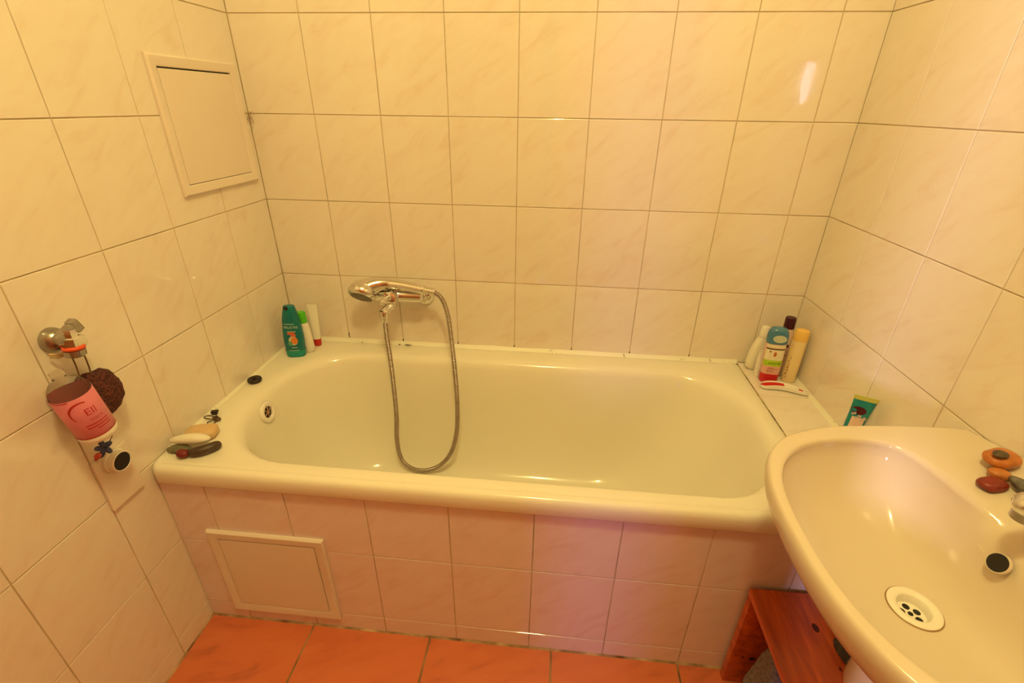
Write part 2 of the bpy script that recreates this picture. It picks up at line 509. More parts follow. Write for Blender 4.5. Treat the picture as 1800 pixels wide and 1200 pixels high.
for d, z in ((0.012, 0.508), (0.002, 0.5085), (0.0, 0.512), (0.0, 0.540), (0.003, 0.549), (0.009, 0.554), (0.016, ZR), (0.022, ZR - 0.0004), (0.0235, ZR - 0.0014), (0.025, ZR - 0.0004), (0.030, ZR)):
    rs.append(rrect(X0 + d * 0.12, X1 - d * 0.12, Y0 + d, Y1 - d * 0.12, 0.020 if d < 0.016 else 0.012 + d, z))
# opening, then down the inside: (x0, x1, y0, y1, radii, z)
for x0, x1, y0, y1, r, z in (
        (0.050, 1.536, -0.652, -0.074, (0.24, 0.20, 0.20, 0.24), ZR),
        (0.064, 1.529, -0.648, -0.082, (0.24, 0.20, 0.20, 0.24), ZR - 0.0015),
        (0.078, 1.521, -0.643, -0.090, (0.235, 0.20, 0.20, 0.235), ZR - 0.006),
        (0.088, 1.514, -0.638, -0.097, (0.23, 0.20, 0.20, 0.23), ZR - 0.014),
        (0.096, 1.506, -0.632, -0.103, (0.225, 0.20, 0.20, 0.225), ZR - 0.028),
        (0.106, 1.488, -0.624, -0.110, (0.215, 0.20, 0.20, 0.215), 0.47),
        (0.128, 1.445, -0.610, -0.121, (0.20, 0.20, 0.20, 0.20), 0.37),
        (0.158, 1.380, -0.594, -0.135, (0.19, 0.20, 0.20, 0.19), 0.26),
        (0.200, 1.330, -0.580, -0.148, (0.18, 0.19, 0.19, 0.18), 0.195),
        (0.222, 1.290, -0.564, -0.163, (0.17, 0.18, 0.18, 0.17), 0.160),
        (0.252, 1.250, -0.543, -0.185, (0.155, 0.165, 0.165, 0.155), 0.138),
        (0.290, 1.205, -0.515, -0.213, (0.135, 0.145, 0.145, 0.135), 0.127),
        (0.340, 1.150, -0.470, -0.255, (0.10, 0.10, 0.10, 0.10), 0.123)):
    rs.append(rrect(x0, x1, y0, y1, r, z))
bm = bmesh.new(); rings(bm, rs, True, False, True)
bm.transform(Matrix.Translation((-0.78, 0.35, 0)))
o = link('basin', bm, M_ENAMEL, tub)
# overflow rosette on the left end
def rosette(parent, pos, nrm, rad, name='overflow'):
    bm = lathe([(rad, -0.002), (rad, 0.003), (rad * 0.90, 0.006), (rad * 0.62, 0.0065), (rad * 0.52, 0.003), (rad * 0.50, -0.001)], 32, pos, nrm, cap0=True, cap1=False)
    ov = link(name, bm, M_WHITE, parent)
    link('hole', lathe([(rad * 0.51, 0.0), (rad * 0.51, 0.0008)], 24, pos, nrm), M_BLACK, ov, smooth=False)
    ax, u, v = frame_of(nrm); p = Vector(pos)
    bm = bmesh.new()
    for k in range(3):
        a = math.pi * k / 3 + 0.25
        d = u * math.cos(a) + v * math.sin(a)
        tube([p + ax * 0.003 - d * rad * 0.52, p + ax * 0.003 + d * rad * 0.52], 0.0017, 6, bm)
    link('cross_bar', bm, mat('aged_grille', (0.55, 0.32, 0.20), 0.5, vary=0.4, vscale=90), ov)
    return ov
rosette(tub, (0.1015 - 0.78, -0.385 + 0.35, 0.502), (0.985, 0, 0.17), 0.033)

# ------------------------------------------------------------------ bath mixer, hand shower and hose
MX, MZ, MY = 0.415, 0.765, -0.062
mixer = thing('bath_mixer', 'chrome bath mixer tap on the back wall above the tub, cradling the hand shower', 'tap', (MX, 0, MZ))
def loc(p, o=(MX, 0, MZ)): return Vector(p) - Vector(o)
for x in (0.333, 0.494):
    bm = lathe([(0.034, 0.0005), (0.034, 0.004), (0.030, 0.010), (0.022, 0.014), (0.016, 0.016), (0.016, 0.024)], 32, loc((x, 0, 0.746)), (0, -1, 0))
    tube([loc((x, -0.020, 0.746)), loc((x, -0.034, 0.752)), loc((x, -0.050, 0.762))], 0.0155, 16, bm)
    link('wall_flange', bm, M_CHROME, mixer, angle=40)
bm = lathe([(0.0, -0.001), (0.012, 0.0), (0.019, 0.004), (0.0205, 0.010), (0.0205, 0.062), (0.023, 0.066), (0.025, 0.085), (0.023, 0.103), (0.0205, 0.108), (0.0205, 0.170), (0.019, 0.177), (0.012, 0.181), (0.0, 0.182)],
           28, loc((0.326, MY, MZ)), (1, 0, 0), cap0=False, cap1=False)
link('body', bm, M_CHROME, mixer, angle=40)
# cartridge housing and lever
bm = lathe([(0.021, 0.0), (0.023, 0.004), (0.023, 0.026), (0.020, 0.034), (0.010, 0.038)], 28, loc((MX - 0.005, MY - 0.012, MZ - 0.002)), (0.0, -0.97, 0.24))
lev = link('lever', bm, M_CHROME, mixer, angle=40)
bm = tube(catmull([loc((MX - 0.006, MY - 0.040, MZ + 0.008)), loc((MX - 0.010, MY - 0.060, MZ + 0.010)), loc((MX - 0.018, MY - 0.085, MZ + 0.004))], 6), [0.011] * 4 + [0.009] * 5 + [0.008] * 4, 12)
link('lever_handle', bm, M_CHROME, lev)
bm = lathe([(0.0, 0), (0.0032, 0.0), (0.0032, 0.001), (0, 0.001)], 12, loc((MX - 0.016, MY - 0.046, MZ + 0.019)), (-0.2, -0.3, 0.93), cap0=False, cap1=False)
link('hot_mark', bm, mat('red_mark', (0.45, 0.01, 0.02), 0.3, vary=0.1), lev)
# spout
bm = tube(catmull([loc((MX - 0.002, MY, MZ - 0.008)), loc((MX - 0.006, MY - 0.035, MZ - 0.022)), loc((MX - 0.014, MY - 0.052, MZ - 0.030)), loc((MX - 0.020, MY - 0.068, MZ - 0.036))], 8),
          [0.020 - 0.006 * min(1, i / 12) for i in range(25)], 16)
sp = link('spout', bm, M_CHROME, mixer)
bm = lathe([(0.0135, 0.002), (0.0145, 0.0), (0.0145, -0.018), (0.012, -0.020), (0.0, -0.020)], 20, loc((MX - 0.020, MY - 0.066, MZ - 0.030)), (0, 0, 1), cap0=True, cap1=False)
link('aerator', bm, M_CHROME, sp, angle=40)
# cradle for the hand shower
bm = bmesh.new()
bm_box(bm, loc((MX - 0.012, MY - 0.016, MZ + 0.018)), loc((MX + 0.012, MY + 0.016, MZ + 0.0225)), 0.002)
link('cradle', bm, M_CHROME, mixer, smooth=False)
# hand shower lying across the cradle
HS = (MX, MY - 0.01, MZ + 0.04)
hs = thing('hand_shower', 'chrome hand shower lying across the bath mixer, head to the left', 'hand shower', HS)
hp = catmull([(0.520, -0.085, 0.797), (0.480, -0.080, 0.802), (0.430, -0.075, 0.806), (0.385, -0.075, 0.808), (0.355, -0.082, 0.803), (0.328, -0.092, 0.791)], 8)
rad = []
for i in range(len(hp)):
    t = i / (len(hp) - 1)
    rad.append(0.0145 + 0.0040 * math.sin(min(1, t * 1.6) * math.pi / 2) + 0.016 * max(0, (t - 0.5) / 0.5) ** 1.3)
bm = tube([loc(p, HS) for p in hp], rad, 20)
link('handle', bm, M_CHROME, hs)
hn = Vector((-0.12, -0.68, -0.72)).normalized()
hc = Vector((0.320, -0.096, 0.785))
bm = lathe([(0.0, -0.032), (0.018, -0.031), (0.033, -0.024), (0.043, -0.009), (0.046, 0.006), (0.0435, 0.016), (0.037, 0.020), (0.0355, 0.018), (0.0, 0.018)], 36, loc(hc, HS), hn, cap0=False, cap1=False)
link('head', bm, M_CHROME, hs, angle=50)
fc = link('spray_face', lathe([(0.0345, 0.0175), (0.0345, 0.0195), (0.029, 0.0205), (0.0, 0.0208)], 32, loc(hc, HS), hn, cap1=False), mat('spray_face_grey', (0.16, 0.14, 0.12), 0.4, vary=0.3, vscale=60), hs, angle=40)
bm = bmesh.new()
ax, u, v = frame_of(hn)
for ring, cnt in ((0.010, 6), (0.018, 11), (0.025, 15)):
    for k in range(cnt):
        a = 2 * math.pi * k / cnt
        lathe([(0.0012, 0.020), (0.0012, 0.0218)], 6, loc(hc, HS) + (u * math.cos(a) + v * math.sin(a)) * ring, hn, bm)
link('nozzle', bm, mat('nozzle_grey', (0.34, 0.31, 0.28), 0.5, vary=0.2), fc, smooth=False)['kind'] = 'stuff'
bm = lathe([(0.0125, 0), (0.0125, 0.005), (0.0115, 0.006), (0.0115, 0.022), (0.013, 0.024), (0.013, 0.034), (0.009, 0.040)], 16, loc((0.517, -0.0845, 0.7975), HS), (0.985, -0.10, -0.12))
link('hose_nut', bm, M_CHROME, hs, angle=30)
# the ribbed metal hose
hpts = [(0.396, -0.130, 0.712), (0.398, -0.136, 0.650), (0.407, -0.150, 0.570), (0.415, -0.170, 0.470), (0.418, -0.184, 0.370), (0.413, -0.192, 0.285), (0.418, -0.196, 0.212), (0.438, -0.198, 0.170), (0.475, -0.199, 0.150),
        (0.520, -0.200, 0.155), (0.568, -0.200, 0.185), (0.607, -0.200, 0.245), (0.628, -0.194, 0.330), (0.633, -0.187, 0.430), (0.629, -0.175, 0.530), (0.617, -0.150, 0.640), (0.600, -0.118, 0.730), (0.578, -0.098, 0.776), (0.553, -0.090, 0.793)]
path = catmull(hpts, 60)
# resample evenly
seg = [0.0]
for a, b in zip(path, path[1:]): seg.append(seg[-1] + (b - a).length)
LEN = seg[-1]; step = 0.0011; ev = []; k = 0; s = 0.0
while s < LEN:
    while seg[k + 1] < s: k += 1
    t = (s - seg[k]) / (seg[k + 1] - seg[k]); ev.append(path[k].lerp(path[k + 1], t)); s += step
HO = (0.52, -0.2, 0.137)
bm = tube([p - Vector(HO) for p in ev], [0.0072 + 0.0009 * math.sin(2 * math.pi * i * step / 0.0050) for i in range(len(ev))], 9)
hose = thing('shower_hose', 'ribbed metal shower hose looping down into the tub from the mixer', 'hose', HO)
link('sleeve', bm, M_STEEL, hose)
bm = lathe([(0.0088, -0.014), (0.0105, -0.010), (0.0105, 0.012), (0.008, 0.014)], 14, Vector((0.395, -0.128, 0.709)) - Vector(HO), (0, 0, 1))
link('end_nut', bm, M_CHROME, hose, angle=30)

# ------------------------------------------------------------------ wash basin
SC = Vector((1.470, -0.968))           # polar centre of the bowl
def ray_poly(poly, n):
    """resample a closed polygon by angle around SC"""
    out = []
    for i in range(n):
        a = 2 * math.pi * i / n
        d = Vector((math.cos(a), math.sin(a)))
        best = 0
        for p, q in zip(poly, poly[1:] + poly[:1]):
            p = Vector(p) - SC; q = Vector(q) - SC; e = q - p
            den = d.x * e.y - d.y * e.x
            if abs(den) < 1e-9: continue
            t = (p.x * e.y - p.y * e.x) / den; s = (p.x * d.y - p.y * d.x) / den
            if t > 0 and -1e-6 <= s <= 1 + 1e-6: best = max(best, t)
        out.append(SC + d * best)
    return out
NB = 128
def smooth_closed(pts, per=8):
    P = [Vector((*p, 0)) for p in pts]; n = len(P); out = []
    for i in range(n):
        a, b, c, d = P[i - 1], P[i], P[(i + 1) % n], P[(i + 2) % n]
        for k in range(per):
            t = k / per
            q = 0.5 * ((2 * b) + (-a + c) * t + (2 * a - 5 * b + 4 * c - d) * t * t + (-a + 3 * b - 3 * c + d) * t ** 3)
            out.append((q.x, q.y))
    return out
CY = -0.968
half = [(1.2795, 0.0), (1.2815, 0.06), (1.2905, 0.115), (1.313, 0.175), (1.352, 0.222), (1.405, 0.252), (1.470, 0.272), (1.560, 0.284), (1.640, 0.290), (1.700, 0.290)]
full = [(x, CY + d) for x, d in half] + [(W - 0.004, CY + 0.289)] + [(W - 0.001, CY + d) for d in (0.285, 0.26, 0.2, 0.1, 0.0, -0.1, -0.2, -0.26, -0.285)] + [(W - 0.004, CY - 0.289)] + [(x, CY - d) for x, d in reversed(half[1:])]
sm = smooth_closed(full, 6)
sm = [(min(x, W - 0.001), y) for x, y in sm]
outer = ray_poly(sm, NB)
bh = [(1.298, 0.0), (1.301, 0.06), (1.313, 0.115), (1.340, 0.165), (1.385, 0.205), (1.440, 0.225), (1.500, 0.232), (1.542, 0.222), (1.560, 0.195), (1.572, 0.15), (1.579, 0.105), (1.590, 0.078), (1.612, 0.058), (1.622, 0.03), (1.624, 0.0)]
bfull = [(x, CY + d) for x, d in bh] + [(x, CY - d) for x, d in reversed(bh[1:-1])]
bowl = ray_poly(smooth_closed(bfull, 6), NB)
bh2 = bh[:11] + [(1.582, 0.07), (1.583, 0.03), (1.583, 0.0)]
bfull2 = [(x, CY + d) for x, d in bh2] + [(x, CY - d) for x, d in reversed(bh2[1:-1])]
bowl2 = ray_poly(smooth_closed(bfull2, 6), NB)
DR = Vector((1.493, -0.962)); DZ = 0.662
ZS = 0.800
def scale(ring, s, c=SC, shift=(0, 0)): return [c + (p - c) * s + Vector(shift) for p in ring]
def mix(a, b, t): return [p.lerp(q, t) for p, q in zip(a, b)]
def clampw(ring): return [Vector((min(p.x, W - 0.001), p.y)) for p in ring]
def R3(ring, z): return [Vector((p.x, p.y, z)) for p in ring]
rs = []
low = [Vector((1.60, CY)) + (p - Vector((1.60, CY))) * 0.36 for p in outer]
# underside, bottom up
for t, z in ((0.0, 0.615), (0.14, 0.618), (0.34, 0.632), (0.55, 0.658), (0.74, 0.694), (0.88, 0.728), (0.955, 0.752), (0.99, 0.770)):
    rs.append(R3(clampw(mix(low, outer, t)), z))
for d, z in ((1.0, 0.781), (1.0, 0.789), (0.996, 0.7955), (0.989, 0.7995), (0.980, 0.801), (0.970, 0.8012)):
    c = Vector((1.56, CY)); rs.append(R3([c + (p - c) * d for p in outer], z))
mid = [c + (p - c) * 0.970 for p in outer]
rs.append(R3(mix(mid, bowl, 0.5), 0.8012)); rs.append(R3(mix(mid, bowl, 0.86), 0.8005)); rs.append(R3(bowl, 0.7975))
rs.append(R3(mix(bowl, bowl2, 0.35), 0.790)); rs.append(R3(mix(bowl, bowl2, 0.75), 0.780))
dr = [DR + (p - SC).normalized() * 0.034 for p in bowl2]
# inside of the bowl: t from the rim to the drain
for t, z in ((0.035, 0.767), (0.085, 0.750), (0.16, 0.730), (0.27, 0.710), (0.40, 0.693), (0.55, 0.680), (0.70, 0.671), (0.85, 0.6655), (1.0, 0.6625)):
    rs.append(R3(mix(bowl2, dr, t), z))
# the tap ledge rises gently to the wall
def lift(p):
    if p.z < 0.785: return p
    k = max(0.0, min(1.0, (p.x - 1.615) / 0.09)); k = k * k * (3 - 2 * k)
    q = max(0.0, min(1.0, (0.292 - abs(p.y - CY)) / 0.16)); q = q * q * (3 - 2 * q)
    return Vector((p.x, p.y, p.z + 0.026 * k * q))
rs = [[lift(p) for p in r] for r in rs]
BO = Vector((1.56, CY, 0.615))
basin = thing('wash_basin', 'cream ceramic wash basin on the right wall, in front of the bathtub', 'wash basin', BO)
bm = bmesh.new(); rings(bm, [[p - BO for p in r] for r in rs], True, True, False)
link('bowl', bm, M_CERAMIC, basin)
dc = Vector((DR.x, DR.y, DZ)) - BO
bm = lathe([(0.0345, 0.000), (0.0345, 0.003), (0.032, 0.0045), (0.0235, 0.0035), (0.0215, 0.001), (0.0195, -0.012), (0.0, -0.013)], 40, dc, (0, 0, 1), cap0=False, cap1=False)
dn = link('drain', bm, M_WHITE, basin, angle=50)
link('seat_ring', lathe([(0.0352, -0.001), (0.0362, 0.0012), (0.0344, 0.0016)], 40, dc, (0, 0, 1), cap0=False, cap1=False), mat('drain_joint', (0.45, 0.27, 0.12), 0.7, vary=0.2), basin)
bm = bmesh.new()
for k in range(5):
    a = 2 * math.pi * k / 5 + 0.3
    lathe([(0.0050, -0.0128), (0.0050, -0.0121)], 10, dc + Vector((math.cos(a) * 0.0115, math.sin(a) * 0.0115, 0)), (0, 0, 1), bm)
lathe([(0.0036, -0.0128), (0.0036, -0.0120)], 10, dc, (0, 0, 1), bm)
link('drain_hole', bm, M_BLACK, dn, smooth=False)
# overflow hole high in the back of the bowl
op = Vector((1.5705, -0.955, 0.7635)) - BO; on = Vector((-0.88, 0, 0.48))
bm = lathe([(0.0150, -0.003), (0.0145, 0.0008), (0.0135, 0.0014), (0.0128, -0.001)], 24, op, on, cap0=False, cap1=False)
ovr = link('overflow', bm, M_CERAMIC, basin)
link('hole', lathe([(0.0132, 0.0006), (0.0132, 0.0011)], 24, op, on), M_BLACK, ovr, smooth=False)
# siphon cover below
bm = bmesh.new(); cr = []
for sc, z in ((0.55, 0.372), (0.80, 0.378), (0.93, 0.392), (1.0, 0.415), (1.0, 0.50), (0.98, 0.58), (0.92, 0.616)):
    ring = []
    for i in range(28):
        a = math.pi / 2 + math.pi * i / 27
        ring.append(Vector((1.575 + 0.097 * sc * math.cos(a), CY + 0.095 * sc * math.sin(a), z)) - BO)
    ring += [Vector((W - 0.0015, CY - 0.095 * sc, z)) - BO, Vector((W - 0.0015, CY + 0.095 * sc, z)) - BO]
    cr.append(ring)
rings(bm, cr)
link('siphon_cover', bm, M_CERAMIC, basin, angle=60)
# basin tap
TO = Vector((1.662, CY + 0.012, 0.8265))
tap = thing('basin_tap', 'chrome tap on the wash basin, only its spout end in view at the right', 'tap', TO)
bm = lathe([(0.028, 0.0), (0.028, 0.005), (0.024, 0.009), (0.023, 0.055), (0.021, 0.062), (0.0, 0.064)], 28, (0, 0, 0), (0, 0, 1), cap1=False)
link('body', bm, M_CHROME, tap, angle=40)
bm = tube(catmull([(-0.008, 0, 0.034), (-0.045, 0, 0.043), (-0.090, 0, 0.046), (-0.121, 0, 0.043)], 8), [0.019] * 8 + [0.0185] * 8 + [0.018, 0.018, 0.018, 0.0178, 0.017, 0.0155, 0.0125, 0.008, 0.003], 20)
ts = link('spout', bm, M_CHROME, tap)
link('aerator', lathe([(0.0135, 0.0), (0.0140, -0.0195), (0.011, -0.021), (0.0, -0.021)], 20, (-0.100, 0, 0.042), (0, 0, 1), cap1=False), M_DULL, ts, angle=40)
link('collar', tube([Vector((-0.098, 0.0183 * math.cos(R(q)), 0.0455 + 0.0183 * math.sin(R(q)))) for q in range(0, 361, 15)], 0.0012, 6), M_DULL, ts)
bm = tube(catmull([(0, 0, 0.062), (0.004, 0, 0.085), (0.03, 0, 0.098), (0.05, 0, 0.105)], 6), [0.012] * 7 + [0.009] * 6 + [0.007] * 6, 12)
link('lever', bm, M_CHROME, tap)

# ------------------------------------------------------------------ wooden stool and what lies on and under it
SO = Vector((1.42, -0.70, 0.0))
stool = thing('wooden_stool', 'reddish stained pine stool under the wash basin, against the bath front', 'stool', SO)
SW = 0.29; SD = 0.37; SH = 0.336
link('seat_board', box((0, -SD, SH - 0.020), (SW, 0.0, SH), 0.003), M_WOOD, stool, angle=30)
for y in (-0.0215, -SD + 0.0015):
    s = link('side_panel', box((0.0, y, 0.0015), (SW, y + 0.020, SH - 0.0202), 0.002), M_WOOD, stool, angle=30)
    for kx, kz, r in ((0.052, 0.105, 0.0065), (0.030, 0.108, 0.0028), (0.20, 0.20, 0.006)):
        link('knot', lathe([(r, 0.0), (r, 0.0004)], 14, (kx, y, kz), (0, -1, 0), sx=1.2), M_KNOT, s, smooth=False)
for kx, ky, r in ((0.108, -0.083, 0.0065), (0.118, -0.165, 0.0025), (0.21, -0.27, 0.006)):
    link('knot', lathe([(r, SH), (r, SH + 0.0003)], 14, (kx, ky, 0), (0, 0, 1), sy=1.6), M_KNOT, stool.children[0], smooth=False)
link('stretcher', box((SW - 0.03, -SD + 0.022, 0.20), (SW - 0.012, -0.022, 0.26), 0.002), M_WOOD, stool, angle=30)
# grey terry bath mat bundled under the stool
bm = bmesh.new(); rr = []
for j, (z, s, dx, dy) in enumerate(((0.0, 1.0, 0, 0), (0.03, 1.04, 0, 0), (0.075, 0.96, -0.004, 0.0), (0.125, 0.82, -0.014, 0.004), (0.170, 0.64, -0.022, 0.008), (0.215, 0.46, -0.030, 0.012), (0.255, 0.28, -0.034, 0.016), (0.275, 0.08, -0.036, 0.016))):
    ring = []
    for i in range(48):
        a = 2 * math.pi * i / 48
        f = 1 + (0.10 * math.sin(5 * a + 0.6) + 0.06 * math.sin(9 * a + z * 9)) * (1 - z * 1.5) + 0.08 * noise.noise(Vector((math.cos(a) * 2, math.sin(a) * 2, z * 14)))
        ring.append(Vector((dx + 0.075 * s * f * math.cos(a), dy + 0.072 * s * f * math.sin(a), z)))
    rr.append(ring)
rings(bm, rr)
bmesh.ops.subdivide_edges(bm, edges=bm.edges, cuts=1, smooth=0.6, use_grid_fill=True)
mat_towel = mat('grey_terry', (0.36, 0.31, 0.29), 0.95, vary=0.45, vscale=170, bump=0.9, bscale=330)
o = link('bath_mat', bm, mat_towel, None, loc=(1.510, -0.806, 0.001))
tag(o, 'grey terry bath mat bundled under the wooden stool', 'bath mat')
# dark sponge on the stool
bm = pebble(0.034, 0.028, 0.018, 5, 0.14, 2.0, pw=2.6)
tag(link('sponge', bm, mat('dark_sponge', (0.115, 0.10, 0.085), 0.9, vary=0.4, vscale=90, bump=0.6, bscale=200), None, loc=(1.572, -0.838, SH + 0.0006)),
    'dark grey sponge on the wooden stool, half hidden by the basin', 'sponge')

# ------------------------------------------------------------------ water inlet on the left wall and what hangs there
VO = Vector((0.0005, -0.768, 0.926))
valve = thing('inlet_valve', 'chrome water inlet valve with an orange seal on the left wall', 'valve', VO)
bm = lathe([(0.0235, 0.0), (0.0235, 0.004), (0.0225, 0.010), (0.019, 0.018), (0.0135, 0.023), (0.012, 0.024)], 32, (0, 0, 0), (1, 0, 0))
link('wall_flange', bm, M_DULL, valve, angle=50)
link('body', lathe([(0.010, 0.018), (0.010, 0.036), (0.0135, 0.038), (0.0135, 0.060), (0.011, 0.064)], 18, (0, 0, 0), (1, 0, 0)), M_CHROME, valve, angle=40)
link('seal', lathe([(0.0122, 0.0245), (0.0140, 0.027), (0.0122, 0.0295)], 24, (0, 0, 0), (1, 0, 0)), mat('orange_rubber', (0.80, 0.10, 0.025), 0.45, vary=0.1), valve)
# flat T handle pointing up and to the right
hd = bmesh.new(); bm_box(hd, (-0.007, -0.006, -0.010), (0.007, 0.038, 0.010), 0.003)
bm_box(hd, (-0.008, 0.030, -0.014), (0.008, 0.044, 0.012), 0.003)
hd.transform(Matrix.Translation((0.049, -0.024, 0.014)) @ Matrix.Rotation(R(22), 4, 'X'))
link('handle', hd, M_DULL, valve, smooth=False)
# outlet leg, turned downwards, with hex nut, orange washer and grey cap
oc = (0.054, -0.009, 0.017)
bm = lathe([(0.010, 0.010), (0.0115, 0.004), (0.0115, -0.004), (0.016, -0.006), (0.016, -0.020), (0.013, -0.021)], 6, oc, (0, 0.10, 1.0))
link('outlet_nut', bm, M_CHROME, valve, smooth=False)
link('washer', lathe([(0.0145, -0.0205), (0.0172, -0.0215), (0.0172, -0.0270), (0.0145, -0.028)], 28, oc, (0, 0.10, 1.0)), MATS['orange_rubber'], valve)
link('cap', lathe([(0.0135, -0.0275), (0.0165, -0.0285), (0.0165, -0.039), (0.013, -0.0415)], 28, oc, (0, 0.10, 1.0)), M_DULL, valve, angle=40)
bm = bmesh.new()
for dz in (0.0, 0.004):
    tube(catmull([(0.010, -0.022, -0.020 - dz), (0.022, -0.016, -0.022 - dz), (0.036, -0.004, -0.019 - dz), (0.045, 0.010, -0.014 - dz)], 6), 0.0028, 8, bm)
link('rubber_band', bm, mat('beige_rubber', (0.55, 0.40, 0.20), 0.6, vary=0.2), valve)

# pumice scrubber on its cord
PO = Vector((0.034, -0.752, 0.800))
pum = thing('pumice_scrubber', 'dark brown pumice scrubber hanging by a cord from the inlet valve', 'scrubber', PO)
bm = pebble(0.024, 0.043, 0.052, 3, 0.16, 1.8, 40, 24)
for v in bm.verts: v.co.z -= 0.050
bmesh.ops.rotate(bm, verts=bm.verts, cent=(0, 0, 0), matrix=Matrix.Rotation(R(14), 3, 'X'))
for v in bm.verts:
    n = v.co.normalized(); v.co += n * 0.0022 * noise.noise(v.co * 130)
mp = bpy.data.materials.new('pumice'); mp.use_nodes = True
nt = mp.node_tree; b = nt.nodes['Principled BSDF']; b.inputs['Roughness'].default_value = 0.9
vo = nt.nodes.new('ShaderNodeTexVoronoi'); vo.inputs['Scale'].default_value = 210
tc = nt.nodes.new('ShaderNodeTexCoord'); nt.links.new(tc.outputs['Object'], vo.inputs['Vector'])
rp = nt.nodes.new('ShaderNodeValToRGB'); rp.color_ramp.elements[0].color = (0.015, 0.004, 0.004, 1); rp.color_ramp.elements[1].color = (0.13, 0.030, 0.022, 1); rp.color_ramp.elements[1].position = 0.75
nt.links.new(vo.outputs['Distance'], rp.inputs['Fac']); nt.links.new(rp.outputs['Color'], b.inputs['Base Color'])
bpn = nt.nodes.new('ShaderNodeBump'); bpn.inputs['Strength'].default_value = 0.9; bpn.inputs['Distance'].default_value = 0.004
nt.links.new(vo.outputs['Distance'], bpn.inputs['Height']); nt.links.new(bpn.outputs['Normal'], b.inputs['Normal'])
link('stone', bm, mp, pum)
bm = bmesh.new()
tube(catmull([(0.012, -0.034, 0.030), (0.014, -0.034, 0.060), (0.019, -0.036, 0.087), (0.021, -0.038, 0.106)], 8), 0.0013, 6, bm)
tube(catmull([(0.008, -0.010, 0.044), (0.012, -0.010, 0.062), (0.016, -0.012, 0.084), (0.021, -0.016, 0.104)], 8), 0.0013, 6, bm)
link('cord', bm, mat('brown_cord', (0.16, 0.08, 0.03), 0.8, vary=0.3, vscale=120), pum)

# massage oil bottle hanging in front of the pumice
BT = Vector((0.072, -0.816, 0.752))
bax = (Vector((0.070, -0.838, 0.905)) - BT).normalized()
oil = thing('oil_bottle', 'clear plastic bottle with a pink label hanging on the left wall below the valve', 'bottle', BT)
rq = bax.to_track_quat('Z', 'Y').to_matrix().to_4x4()
M_CLEAR = mat('clear_plastic', (0.97, 0.93, 0.88), 0.06, trans=0.97, ior=1.05, vary=0.02)
def bot(name, bm, m, parent, **k):
    bm.transform(rq); return link(name, bm, m, parent, **k)
RB = 0.0315
body = bot('body', lathe([(0.020, 0.0), (RB - 0.003, 0.001), (RB, 0.006), (RB, 0.104), (RB - 0.003, 0.116), (RB - 0.010, 0.127), (RB - 0.021, 0.135), (0.0105, 0.139), (0.0105, 0.150)], 40), M_CLEAR, oil, angle=60)
bot('base_cup', lathe([(0.018, -0.0004), (RB - 0.0025, -0.0006), (RB + 0.0006, 0.005), (RB + 0.0006, 0.016), (RB, 0.0165)], 40, cap1=False), M_WHITE, oil, angle=60)
M_PINK = mat('pink_label', (0.76, 0.22, 0.30), 0.35, vary=0.10, vscale=30)
lb = bot('label', lathe([(RB + 0.0004, 0.0145), (RB + 0.0009, 0.015), (RB + 0.0009, 0.1035), (RB + 0.0004, 0.104)], 48, cap0=False, cap1=False), M_PINK, oil, angle=60)
M_RED = mat('red_print', (0.50, 0.03, 0.03), 0.4, vary=0.05)
# direction the print faces: towards the camera
cdir = (Vector(cam.location) - BT); cl = rq.inverted() @ cdir.to_4d(); A0 = math.atan2(cl.y, cl.x)
def wrap(bm, r, a0, z0, dx=0.0):
    def f(c):
        a = a0 + (c.x + dx) / r
        return (r * math.cos(a), r * math.sin(a), z0 + c.y)
    return put(bm, f)
RL = RB + 0.0012
bot('lettering', wrap(text_bm('Ell', 0.021), RL, A0, 0.070, 0.009), M_RED, lb, smooth=False)
bot('lettering', wrap(text_bm('YOCK', 0.0085), RL, A0, 0.053, 0.012), M_RED, lb, smooth=False)
bm = bmesh.new()
pa = [Vector((-0.012 + 0.021 * math.cos(R(a)), 0.022 * math.sin(R(a)), 0)) for a in range(215, 60, -8)]
for (p, q), i in zip(zip(pa, pa[1:]), range(99)):
    w = 0.0008 + 0.0011 * math.sin(math.pi * (i + 0.5) / len(pa)); d = (q - p).normalized(); nn = Vector((-d.y, d.x, 0)) * w
    bm.faces.new([bm.verts.new(x) for x in (p - nn, q - nn, q + nn, p + nn)])
bot('lettering', wrap(bm, RL, A0, 0.072, 0.012), M_RED, lb, smooth=False)
bot('small_print', wrap(bars([(-0.018, 0.020, 0.042, 0.0024), (-0.018, 0.020, 0.036, 0.0024), (-0.004, 0.020, 0.030, 0.0022)]), RL, A0, 0.0, 0.008), M_RED, lb, smooth=False)
bot('small_print', wrap(bars([(-0.05, 0.05, 0.0150, 0.002), (-0.05, -0.012, 0.1015, 0.002)]), RL + 0.0002, A0, 0.0), M_RED, lb, smooth=False)
